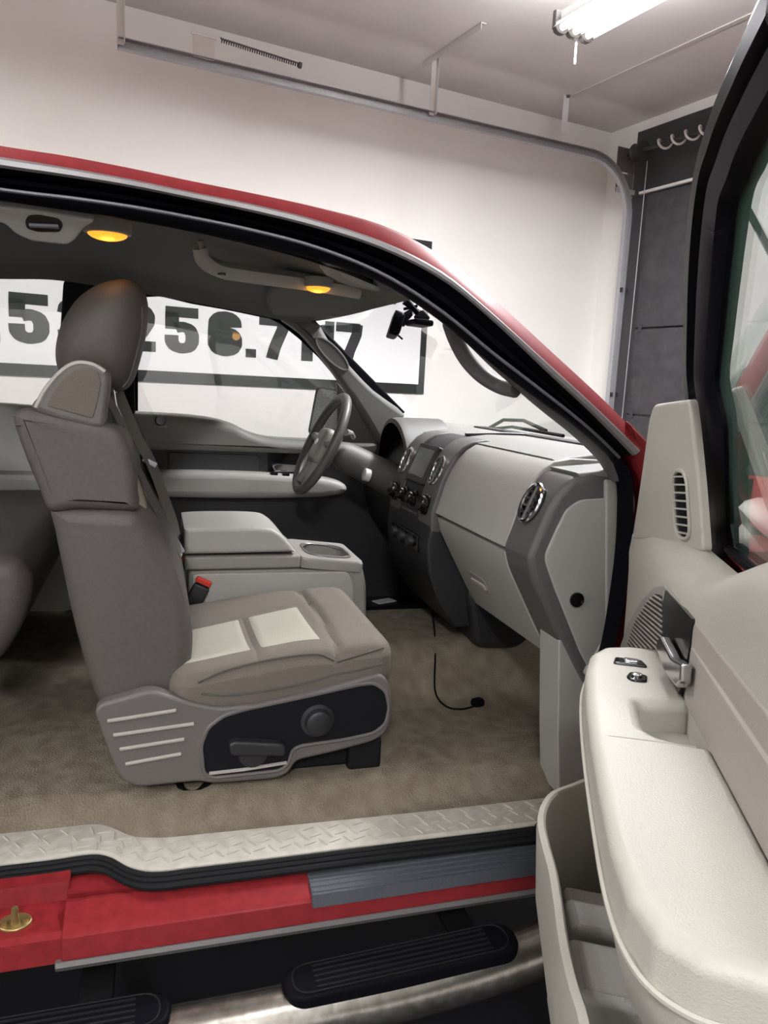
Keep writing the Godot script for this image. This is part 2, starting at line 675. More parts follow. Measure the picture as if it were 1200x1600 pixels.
	var chan := [Vector2(-0.025, 0.018), Vector2(-0.025, -0.018), Vector2(-0.019, -0.022), Vector2(0.019, -0.022), Vector2(0.025, -0.018), Vector2(0.025, 0.018), Vector2(0.021, 0.018), Vector2(0.021, -0.016), Vector2(-0.021, -0.016), Vector2(-0.021, 0.018)]
	obj("rail", MB.new().sweep(path, chan, GZ), M.galvanised, tr)
	var ang := MB.new()
	g_box(ang, Vector3(0.2, 3.15, -1.82), Vector3(0.032, 0.34, 0.003))
	g_box(ang, Vector3(0.215, 3.15, -1.805), Vector3(0.003, 0.34, 0.032))
	obj("hanger", ang, M.painted_steel, tr)
	ang = MB.new()
	g_box(ang, Vector3(1.88, 3.16, -1.82), Vector3(0.03, 0.32, 0.003))
	g_box(ang, Vector3(1.895, 3.16, -1.805), Vector3(0.003, 0.32, 0.03))
	obj("hanger", ang, M.painted_steel, tr)
	ang = MB.new()
	g_box(ang, Vector3(1.88, CEIL - 0.004, -1.63), Vector3(0.032, 0.006, 0.58))
	g_box(ang, Vector3(1.866, CEIL - 0.02, -1.63), Vector3(0.004, 0.03, 0.58))
	obj("ceiling_angle", ang, M.painted_steel, tr)
	for y in [2.2, 1.5, 0.8]:
		obj("track_bracket", g_box(MB.new(), Vector3(3.46, y, -1.835), Vector3(0.06, 0.03, 0.035), 0.003), M.black_board, tr)
	obj("flag_bracket", g_box(MB.new(), Vector3(3.4, 2.83, -1.84), Vector3(0.16, 0.03, 0.012), 0.003), M.galvanised, tr)

	# spring bumper standing on the track
	var a0 := xs(318, 80, -1.82)
	var a1 := xs(344, 74, -1.82)
	var a2 := xs(466, 104, -1.82)
	var bp := thing("spring_bumper", gw(a0.x, 3.0, -1.82), "pale bracket with a long dark spring rod standing on the overhead track", "bracket")
	obj("plate", g_box(MB.new(), Vector3(a0.x, 3.055, -1.815), Vector3(0.105, 0.1, 0.004), 0.001), M.painted_steel, bp)
	obj("top_roll", MB.new().tube([gw(a0.x - 0.062, 3.108, -1.815), gw(a0.x + 0.06, 3.108, -1.815)], 0.009, 8), M.white_plastic, bp)
	var coil2 := []
	for i in 34 * 8 + 1:
		var a := TAU * i / 8.0
		coil2.append(gw(lerpf(a1.x, a2.x, i / 272.0), lerpf(3.108, 3.085, i / 272.0) + cos(a) * 0.009, -1.815 + sin(a) * 0.009))
	obj("spring", MB.new().tube(coil2, 0.0035, 5), M.trim_dark, bp)
	obj("end_cap", MB.new().tube([gw(a2.x, 3.085, -1.815), gw(a2.x + 0.014, 3.084, -1.815)], 0.016, 10), M.trim_dark, bp)

	# white strap hanging from the ceiling at the end of a painted strip
	var st := thing("hanging_strap", gw(2.857, CEIL, -1.856), "short white strap hanging from the end of a ceiling strip", "strap")
	var s0 := xs(879, 208, -1.856)
	obj("strap", g_box(MB.new(), Vector3(2.855, (CEIL + s0.y) / 2, -1.85), Vector3(0.042, CEIL - s0.y, 0.004), 0.001), M.white_plastic, st)
	obj("bolt", MB.new().tube([gw(2.857, CEIL, -1.84), gw(2.857, CEIL - 0.012, -1.84)], 0.012, 8), M.trim_dark, st)
	obj("ceiling_strip", g_box(MB.new(), Vector3(2.882, CEIL - 0.003, -0.68), Vector3(0.03, 0.005, 2.34), 0.001), M.painted_steel, st)

	build_banner()

func stroke(mb: MB, pts: Array, w: float, t: Transform3D, sc: Vector2):
	var pk := PackedVector2Array()
	for q in pts:
		pk.append(q)
	for poly in Geometry2D.offset_polyline(pk, w / 2, Geometry2D.JOIN_ROUND, Geometry2D.END_BUTT):
		if Geometry2D.is_polygon_clockwise(poly):
			continue
		var o := []
		for q in poly:
			o.append(q * sc)
		mb.prism(o, t, 0.0, 0.0012)

func build_banner():
	var yb := 1.44
	var yt := 2.40
	var l := -1.3
	var r := xs(664, 560, WALL).x
	var bn := thing("banner", gw((l + r) / 2, yb, WALL), "white banner with a black border and black phone number on the wall", "banner")
	obj("sheet", g_box(MB.new(), Vector3((l + r) / 2, (yb + yt) / 2, WALL + 0.004), Vector3(r - l, yt - yb, 0.006), 0.001), M.banner, bn)
	var bw := 0.062
	for e in [[(l + r) / 2, yb + bw / 2, r - l, bw], [(l + r) / 2, yt - bw / 2, r - l, bw]]:
		obj("border", g_box(MB.new(), Vector3(e[0], e[1], WALL + 0.0078), Vector3(e[2], e[3], 0.0012)), M.ink, bn)
	for x in [l + 0.022, r - 0.022]:
		obj("border", g_box(MB.new(), Vector3(x, (yb + yt) / 2, WALL + 0.0078), Vector3(0.044, yt - yb - 2 * bw, 0.0012)), M.ink, bn)
	var D := {
		"7": [[[0, 0.89], [0.5, 0.89]], [[0.45, 0.98], [0.43, 0.72], [0.3, 0.3], [0.24, 0]]],
		"1": [[[0.3, 1], [0.3, 0]], [[0.34, 0.86], [0.2, 0.8], [0.06, 0.77]]],
		".": [[[0.12, 0.2], [0.12, 0]]],
		"5": [[[0.56, 0.905], [0.04, 0.905]], [[0.145, 0.9], [0.145, 0.52]], [[0.2, 0.555], [0.31, 0.59], [0.42, 0.55], [0.465, 0.42], [0.465, 0.26], [0.42, 0.14], [0.3, 0.1], [0.19, 0.14], [0.14, 0.24], [0.135, 0.39]]],
		"6": [[[0.46, 0.66], [0.45, 0.8], [0.39, 0.88], [0.3, 0.9], [0.2, 0.88], [0.14, 0.78], [0.13, 0.5], [0.13, 0.26], [0.18, 0.14], [0.3, 0.1], [0.42, 0.14], [0.47, 0.26], [0.47, 0.4], [0.43, 0.51], [0.33, 0.55], [0.25, 0.52]]],
		"2": [[[0.13, 0.62], [0.14, 0.8], [0.2, 0.88], [0.3, 0.9], [0.41, 0.87], [0.46, 0.76], [0.45, 0.6], [0.36, 0.4], [0.2, 0.16]], [[0.04, 0.1], [0.58, 0.1]], [[0.14, 0.05], [0.2, 0.2]]],
		"3": [[[0.13, 0.68], [0.15, 0.82], [0.21, 0.88], [0.3, 0.9], [0.41, 0.87], [0.46, 0.76], [0.44, 0.62], [0.36, 0.53], [0.25, 0.52]], [[0.25, 0.52], [0.4, 0.48], [0.47, 0.36], [0.47, 0.24], [0.42, 0.14], [0.3, 0.1], [0.19, 0.13], [0.14, 0.24], [0.13, 0.34]]],
	}
	var marks := [["2", -62, 0], ["5", 10, 78], ["3", 87, 151], [".", 158, 178], ["2", 185, 243], ["5", 254, 311], ["6", 322, 378], [".", 383, 401], ["7", 404, 452], ["1", 455, 490], ["1", 494, 522], ["7", 524, 566]]
	for mk in marks:
		var ch: String = mk[0]
		var x0 := xs(mk[1], 520, WALL).x
		var x1 := xs(mk[2], 520, WALL).x
		var span := {"7": 0.56, "1": 0.42, ".": 0.24, "5": 0.58, "6": 0.58, "2": 0.58, "3": 0.58}
		var off := {".": 0.0}
		var h := 0.256
		var mb := MB.new()
		var t := g_frame(gw(x0, 1.6, WALL + 0.0072))
		for s in D[ch]:
			var pts := []
			for q in s:
				pts.append(Vector2(q[0], 0.5 + (q[1] - 0.5) * 0.955))
			stroke(mb, pts, 0.218, t, Vector2((x1 - x0) / span[ch], h))
		obj("digit", mb, M.ink, bn)
	# feet of the line of letters above the number
	for e in [[566, 581], [587, 599], [604, 617]]:
		var x0 := xs(e[0], 480, WALL).x
		var x1 := xs(e[1], 480, WALL).x
		obj("letter", g_box(MB.new(), Vector3((x0 + x1) / 2, 2.09, WALL + 0.0078), Vector3(x1 - x0, 0.2, 0.0012)), M.ink, bn)

func shop_light(gx: float, gz0: float, gz1: float, y: float, power: float, label: String):
	var c := gw(gx, y, (gz0 + gz1) / 2)
	var l := thing("shop_light", c, label, "light", "shop lights under the ceiling")
	var b := Basis(GX, UP, GZ)
	var w := 0.105
	# scalloped reflector, open below
	var prof := []
	for k in 3:
		for j in 7:
			var a := PI * j / 6
			prof.append(Vector2(-w + 0.035 + k * 0.07 - cos(a) * 0.035, sin(a) * 0.026))
	var shell := []
	for q in prof:
		shell.append(q)
	for i in range(prof.size() - 1, -1, -1):
		shell.append(prof[i] + Vector2(0, 0.004))
	var rows := []
	for z in [gz0, gz1]:
		var row := []
		for q in shell:
			row.append(gw(gx + q.x, y + q.y, z))
		rows.append(row)
	var mb := MB.new()
	mb.grid(rows, true)
	obj("reflector", mb, M.white_plastic, l)
	obj("housing", g_box(MB.new(), Vector3(gx, y + 0.05, (gz0 + gz1) / 2), Vector3(0.16, 0.036, gz1 - gz0), 0.008), M.white_plastic, l)
	for z in [gz0, gz1]:
		var o := [Vector2(-w, 0.066), Vector2(-w, -0.004)]
		for k in 3:
			for j in 7:
				o.append(Vector2(-w + 0.035 + k * 0.07 - cos(PI * j / 6) * 0.03, -0.006 - 0.016 * sin(PI * j / 6)))
		o.append(Vector2(w, -0.004))
		o.append(Vector2(w, 0.066))
		obj("end_cap", MB.new().prism(o, g_frame(gw(gx, y, z)), -0.012, 0.012, 0.003, 0.003), M.trim_dark, l)
	for k in 3:
		obj("light_tube", MB.new().tube([gw(gx + (k - 1) * 0.07, y + 0.004, gz0 + 0.015), gw(gx + (k - 1) * 0.07, y + 0.004, gz1 - 0.015)], 0.014, 12), M.tube, l)
	for z in [gz0 + 0.12, gz1 - 0.12]:
		obj("cable", MB.new().tube([gw(gx - 0.05, y + 0.06, z), gw(gx - 0.055, CEIL, z + 0.01)], 0.004, 6), M.trim_black, l)
	obj("pull_chain", MB.new().tube([gw(gx + 0.03, y - 0.012, gz0 - 0.01), gw(gx + 0.032, y - 0.11, gz0 - 0.01)], 0.004, 6), M.white_plastic, l)
	var a := AreaLight3D.new()
	a.name = "light_panel"
	l.add_child(a)
	a.area_size = Vector2(0.2, gz1 - gz0)
	a.area_normalize_energy = true
	a.light_energy = LAMP_POWER * power
	a.light_color = LAMP_COLOR
	a.shadow_enabled = true
	a.set("area_range", 14.0)
	a.transform = Transform3D(Basis(GX, -GZ, UP), UP * -0.024)
	# added uplight: an invented glowing slot in the housing brightens the ceiling
	obj("added_uplight_lens", g_box(MB.new(), Vector3(gx, y + 0.071, (gz0 + gz1) / 2), Vector3(0.10, 0.008, gz1 - gz0 - 0.1), 0.002), M.tube, l)
	var b2 := AreaLight3D.new()
	b2.name = "added_uplight_panel"
	l.add_child(b2)
	b2.area_size = Vector2(0.1, gz1 - gz0 - 0.1)
	b2.area_normalize_energy = true
	b2.light_energy = LAMP_POWER * power * 0.5
	b2.light_color = LAMP_COLOR
	b2.shadow_enabled = true
	b2.set("area_range", 14.0)
	b2.transform = Transform3D(Basis(GX, GZ, -UP), UP * 0.08)

func build_lights():
	shop_light(1.86, -0.614, 0.62, 3.0, 1.0, "lit shop light hanging over the hood near the garage door")
	shop_light(-1.2, -0.75, 0.45, 3.0, 0.34, "lit shop light hanging over the cab roof")
	shop_light(-3.4, 0.6, 1.8, 3.0, 0.55, "lit shop light hanging beside the truck bed")
	shop_light(0.1, 1.9, 3.1, 3.0, 0.06, "lit shop light hanging over the aisle beside the open door")
	shop_light(-1.3, 3.3, 4.5, 3.0, 0.85, "lit shop light hanging by the wall across the aisle")

# ---------------------------------------------------------------- truck body
var C_TOP := [0, 228, 100, 243, 200, 262, 300, 283, 400, 303, 500, 325, 600, 353, 690, 400, 767, 463, 860, 548, 940, 622, 1008, 690]
var C_RED := [0, 245, 100, 261, 200, 279, 300, 300, 400, 320, 500, 345, 600, 378, 690, 424, 767, 487, 860, 571, 935, 640, 1000, 703]
var C_DRIP := [0, 262, 100, 276, 200, 292, 300, 312, 400, 333, 500, 358, 600, 391, 690, 437, 767, 499, 855, 582, 928, 650, 988, 712]
var C_LIP := [0, 296, 100, 308, 200, 322, 300, 340, 400, 361, 500, 388, 600, 429, 690, 486, 767, 549, 841, 606, 900, 652, 940, 687, 968, 715]
var C_LIP_DOWN := [980, 728, 988, 752, 988, 845, 978, 920, 963, 988, 949, 1055]
var C_SEAL := [0, 314, 100, 328, 200, 344, 300, 362, 400, 383, 500, 408, 600, 444, 690, 502, 767, 567, 837, 622, 890, 660, 930, 693, 955, 717]
var C_SEAL_DOWN := [966, 738, 971, 762, 972, 800, 967, 882, 950, 995, 932, 1062]

func zr(px: float) -> float:
	return 0.74 + 0.12 * smoothstep(250.0, 1005.0, px)

# a traced line of the door opening, dz inside or outside the rail, carried on to the back of the cab
func rail(list: Array, dz: float, n := 70, back := true) -> Array:
	var pts := []
	for i in range(0, list.size(), 2):
		pts.append(pz(list[i], list[i + 1], zr(list[i]) + dz))
	if back:
		var e: Vector3 = pts[0]
		pts.push_front(Vector3(-0.62, e.y + 0.012, e.z))
		pts.push_front(Vector3(-1.02, e.y - 0.005, e.z))
	return resample(cr(pts, 6), n)

func y_at(curve: Array, x: float) -> float:
	for i in curve.size() - 1:
		if x <= curve[i + 1].x:
			return lerpf(curve[i].y, curve[i + 1].y, clampf((x - curve[i].x) / maxf(1e-6, curve[i + 1].x - curve[i].x), 0, 1))
	return curve[-1].y

func mix_rows(a: Array, b: Array, t: float, push := Vector3.ZERO) -> Array:
	var o := []
	for i in a.size():
		o.append(a[i].lerp(b[i], t) + push)
	return o

func build_body():
	var tk := thing("pickup_truck", Vector3(0, 0, 0), "dark red pickup truck cab with its passenger side standing open", "truck")
	# outer skin of the roof, from the passenger rail across to the driver rail
	var top := rail(C_TOP, -0.05)
	var red := rail(C_RED, 0.02)
	var edge := mix_rows(top, red, 0.45, Vector3(0, 0.004, 0.016))
	var roof_rows := []
	for k in 13:
		var u := k / 12.0
		var row := []
		for v in top:
			var z := lerpf(v.z, -v.z, u)
			row.append(Vector3(v.x, v.y + 0.03 * (1 - pow(2 * u - 1, 2)) * smoothstep(0.9, 0.4, v.x), z))
		roof_rows.append(row)
	# only the part behind the windscreen header belongs to the roof
	var mb := MB.new()
	var cut := []
	for row in roof_rows:
		var r := []
		for v in row:
			if v.x < 0.57:
				r.append(v)
		cut.append(r)
	var short: int = cut[0].size()
	for r in cut:
		short = mini(short, r.size())
	for i in cut.size():
		cut[i] = cut[i].slice(0, short)
	mb.grid(cut)
	obj("roof", mb, M.red, tk)
	mb = MB.new()
	mb.grid([top, edge, red])
	mb.grid([red, mix_rows(red, red, 0, Vector3(0, 0.0, -0.03)), mix_rows(top, top, 0, Vector3(0, -0.012, -0.02)), top])
	obj("roof_rail", mb, M.red, tk)
	mb = MB.new()
	var far := []
	for r in [top, edge, red]:
		var q := []
		for v in r.slice(0, 46):
			q.append(Vector3(v.x, v.y, -v.z))
		far.append(q)
	mb.grid(far)
	obj("roof_rail", mb, M.red, tk)

	var drip := rail(C_DRIP, 0.022)
	mb = MB.new()
	mb.grid([red, mix_rows(red, drip, 0.3, Vector3(0, 0, 0.006)), mix_rows(red, drip, 0.8, Vector3(0, 0, 0.006)), drip])
	obj("drip_moulding", mb, M.lip_metal, tk, 38, "bright drip moulding along the roof edge")
	var lip := rail(C_LIP, -0.015)
	mb = MB.new()
	mb.grid([drip, mix_rows(drip, lip, 0.08, Vector3(0, 0, -0.02)), mix_rows(drip, lip, 0.35, Vector3(0, 0, -0.028)), mix_rows(drip, lip, 0.4, Vector3(0, 0, -0.01)), mix_rows(drip, lip, 0.62, Vector3(0, 0, -0.008)), mix_rows(drip, lip, 0.66, Vector3(0, 0, -0.03)), mix_rows(drip, lip, 0.9, Vector3(0, 0, -0.03)), lip], false, false)
	obj("door_channel", mb, M.rubber, tk)
	# weatherstrip running along the roof and down the hinge pillar
	var lip2 := rail(C_LIP + C_LIP_DOWN, -0.015, 90)
	var seal := rail(C_SEAL + C_SEAL_DOWN, -0.035, 90)
	mb = MB.new()
	mb.grid([lip2, mix_rows(lip2, seal, 0.25, Vector3(0, 0, 0.012)), mix_rows(lip2, seal, 0.6, Vector3(0, 0, 0.014)), mix_rows(lip2, seal, 0.9, Vector3(0, 0, 0.006)), seal, mix_rows(seal, seal, 0, Vector3(0, 0.004, -0.02)), mix_rows(lip2, lip2, 0, Vector3(0, 0, -0.03)), lip2])
	obj("weatherstrip", mb, M.rubber, tk)
	mb = MB.new()
	mb.tube(rail(C_LIP, -0.008), 0.0035, 6)
	obj("seal_lip", mb, M.lip, tk)

	# headliner: a shallow vault from the passenger seal across to the driver rail
	var near := rail(C_SEAL, -0.05)
	var nr2 := []
	for v in near:
		if v.x < 0.60:
			nr2.append(v)
	nr2 = resample(nr2, 40)
	var fpts := []
	for e in [[-300, 428], [0, 436], [90, 438], [230, 460], [330, 478], [400, 492], [440, 500], [490, 508]]:
		fpts.append(pz(e[0], e[1], -0.66))
	fpts.push_front(Vector3(-1.02, 1.775, -0.66))
	var farr := resample(cr(fpts, 4), 40)
	var rows := []
	for k in 21:
		var u := k / 20.0
		var z := lerpf(0.69, -0.66, u)
		var xf := 0.605 - 0.17 * smoothstep(0.40, 0.69, z) - 0.06 * smoothstep(-0.35, -0.66, z)
		var row := []
		for i in 40:
			var x := lerpf(-1.02, xf, i / 39.0)
			var y := lerpf(y_at(nr2, minf(x, 0.43)), y_at(farr, minf(x, 0.5)), u)
			y += 0.052 * (1 - pow(absf(2 * u - 1), 10)) * smoothstep(0.68, 0.46, x)
			row.append(Vector3(x, y, z))
		rows.append(row)
	# roof header over the windscreen
	var hd := []
	for r in rows:
		hd.append(r[-1] + Vector3(0.006, 0.012, 0))
	mb = MB.new()
	mb.tube(hd, 0.014, 8)
	obj("header_rail", mb, M.headliner, tk)
	mb = MB.new()
	mb.grid(rows)
	var up_rows := []
	for r in rows:
		up_rows.append(mix_rows(r, r, 0, Vector3(0, 0.012, 0)))
	mb.grid(up_rows)
	obj("headliner", mb, M.headliner, tk)

	# inner trim of the passenger windscreen pillar with its grab handle
	var tri := [600, 458, 640, 466, 667, 482, 700, 508, 735, 540, 770, 575, 805, 606, 840, 637, 897, 683, 936, 722, 950, 752]
	var tp := []
	for i in range(0, tri.size(), 2):
		tp.append(pz(tri[i], tri[i + 1], zr(tri[i]) - 0.085))
	tp = resample(cr(tp, 6), 40)
	var so := []
	for v in rail(C_SEAL + [966, 738, 968, 752], -0.04, 200, false):
		if v.x > tp[0].x - 0.03:
			so.append(v)
	so = resample(so, 40)
	mb = MB.new()
	mb.grid([so, mix_rows(so, tp, 0.4, Vector3(-0.006, 0, 0.006)), mix_rows(so, tp, 0.85, Vector3(-0.006, 0, 0.004)), tp, mix_rows(tp, tp, 0, Vector3(0.03, 0.02, 0.02))])
	obj("pillar_trim", mb, M.trim_dark, tk)
	var hp := []
	for e in [[703, 505, -0.09], [712, 530, -0.12], [728, 560, -0.13], [752, 586, -0.13], [780, 603, -0.12], [806, 610, -0.08]]:
		hp.append(pz(e[0], e[1], zr(e[0]) + e[2]))
	obj("grab_handle", MB.new().tube(cr(hp, 5), 0.0165, 10), M.trim_dark, tk)
	# outer windscreen pillar on the driver side and its inner trim
	mb = MB.new()
	mb.prism(cr(pls([440, 496, 492, 500, 515, 532, 545, 568, 585, 610, 634, 648, 612, 668, 596, 692, 575, 662, 543, 612, 505, 560, 470, 520], flat(-0.66)), 3, true), flat(-0.66), -0.05, 0.0, 0.0, 0.02)
	var pt := obj("pillar_trim", mb, M.pillar, tk)
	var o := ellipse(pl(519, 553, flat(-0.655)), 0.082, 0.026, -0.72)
	obj("grip_recess_shade", MB.new().prism(o, flat(-0.655), -0.01, 0.0015, 0.0, 0.001), M.trim_dark, pt)  # darker plate: shade of the hollow is put into its colour
	obj("grip_rim", MB.new().tube(lift(o, flat(-0.655)), 0.005, 6, true), M.pillar, pt)
	mb = MB.new()
	mb.prism(pls([428, 494, 490, 497, 634, 644, 620, 658, 560, 630, 470, 512], flat(-0.74)), flat(-0.74), -0.05, 0.0, 0.0, 0.01)
	obj("windscreen_pillar", mb, M.rubber, tk)
	# windscreen
	rows = []
	for k in 13:
		var z := lerpf(-0.72, 0.72, k / 12.0)
		var w := pow(z / 0.76, 2)
		var row := []
		for j in 9:
			var t := j / 8.0
			var xb := 1.32 - 0.30 * w
			var xt := 0.645 - 0.06 * w
			var yb := 1.345 - 0.01 * w
			var yt := 1.725 - 0.025 * w
			var zz := lerpf(z * 1.04, z * 0.93, t)
			row.append(Vector3(lerpf(xb, xt, t) + 0.03 * sin(PI * t), lerpf(yb, yt, t) + 0.035 * sin(PI * t), zz))
		rows.append(row)
	mb = MB.new()
	mb.grid(rows)
	obj("windscreen", mb, M.glass, tk)
	# cowl and wiper below the glass
	mb = MB.new()
	var cw := []
	for k in 13:
		var z := lerpf(-0.8, 0.8, k / 12.0)
		cw.append([Vector3(1.28 - 0.28 * pow(z / 0.8, 2), 1.335, z), Vector3(1.36 - 0.25 * pow(z / 0.8, 2), 1.315, z), Vector3(1.52 - 0.2 * pow(z / 0.8, 2), 1.25, z), Vector3(1.54 - 0.2 * pow(z / 0.8, 2), 1.2, z)])
	mb.grid(cw)
	obj("cowl", mb, M.rubber_dull, tk)
	mb = MB.new()
	mb.tube([pxx(757, 673, 1.33), pxx(787, 656, 1.36), pxx(818, 657, 1.36), pxx(853, 673, 1.30)], 0.007, 8)
	mb.tube([pxx(745, 672, 1.33), pxx(800, 667, 1.35), pxx(880, 681, 1.25)], 0.006, 8)
	obj("wiper", mb, M.rubber_dull, tk)
	# hood and wings ahead of the cab
	rows = []
	for k in 11:
		var z := lerpf(-0.93, 0.93, k / 10.0)
		var row := []
		for j in 8:
			var x := lerpf(1.42, 2.55, j / 7.0) - 0.12 * pow(z / 0.93, 2)
			row.append(Vector3(x, 1.235 - 0.06 * pow(j / 7.0, 2) - 0.05 * pow(absf(z) / 0.93, 4), z))
		rows.append(row)
	mb = MB.new()
	mb.grid(rows)
	obj("hood", mb, M.red, tk)
	for s in [-1, 1]:
		rows = []
		for j in 9:
			var x := lerpf(1.13, 2.5, j / 8.0)
			var arch := 0.0
			var dx := (x - 1.75) / 0.46
			if absf(dx) < 1:
				arch = sqrt(1 - dx * dx) * 0.46
			rows.append([Vector3(x, 1.19, s * 0.86), Vector3(x, 1.17, s * 0.94), Vector3(x, 1.0, s * 0.975), Vector3(x, maxf(0.48, 0.42 + arch), s * 0.97), Vector3(x, maxf(0.48, 0.42 + arch), s * 0.90)])
		mb = MB.new()
		mb.grid(rows)
		obj("wing", mb, M.red, tk)
	# hinge pillar behind the open door's front edge
	mb = MB.new()
	mb.prism(MB.round_poly([Vector2(1.0, 0.50), Vector2(1.13, 0.50), Vector2(1.13, 1.25), Vector2(1.02, 1.37), Vector2(0.93, 1.44), Vector2(0.96, 1.36), Vector2(1.02, 1.26), Vector2(1.0, 0.9)], 0.02), flat(0), 0.80, 0.87, 0.0, 0.012)
	obj("hinge_pillar", mb, M.red, tk)
	mb = MB.new()
	mb.prism(MB.round_poly(pls([944, 748, 964, 752, 972, 790, 968, 882, 951, 996, 930, 1066, 910, 1052, 944, 990], flat(0.795)), 0.01), flat(0.795), -0.05, 0.006, 0.0, 0.006)
	obj("pillar_panel", mb, M.trim_grey, tk)
	# cowl side (kick) panel below the dash end
	mb = MB.new()
	mb.prism(MB.round_poly(pls([874, 1000, 872, 1150, 873, 1244, 965, 1244, 965, 1000], flat(0.79)), 0.008), flat(0), 0.70, 0.788, 0.0, 0.004)
	obj("kick_panel", mb, M.trim_grey, tk)
	mb = MB.new()
	mb.prism(rect(0.9, 0.5, 1.3, 1.0), flat(0), -0.80, -0.74)
	obj("kick_panel", mb, M.trim_black, tk)
	# firewall
	mb = MB.new()
	mb.box(Vector3(1.31, 0.98, 0), Vector3(0.04, 0.66, 1.6))
	obj("firewall", mb, M.trim_black, tk)

	# carpet
	rows = []
	for i in 61:
		var x := lerpf(-1.02, 1.29, i / 60.0)
		var row := []
		for j in 61:
			var z := lerpf(-0.76, 0.80 - 0.05 * smoothstep(0.0, -0.13, x), j / 60.0)
			row.append(Vector3(x, floor_y(x, z), z))
		rows.append(row)
	mb = MB.new()
	mb.grid(rows)
	obj("carpet", mb, M.carpet, tk, 60)
	mb = MB.new()
	mb.box(Vector3(0.14, 0.46, 0), Vector3(2.3, 0.14, 1.5))
	obj("cab_floor", mb, M.rubber_dull, tk)
	# dark liner on the driver's side of the floor
	mb = MB.new()
	rows = []
	for i in 13:
		var x := lerpf(0.2, 1.27, i / 12.0)
		var row := []
		for j in 7:
			var z := lerpf(-0.74, -0.18, j / 6.0)
			row.append(Vector3(x, floor_y(x, z) + 0.012, z))
		rows.append(row)
	mb.grid(rows)
	obj("floor_liner", mb, M.trim_black, tk)

	build_sill(tk)
	build_cab_back(tk)

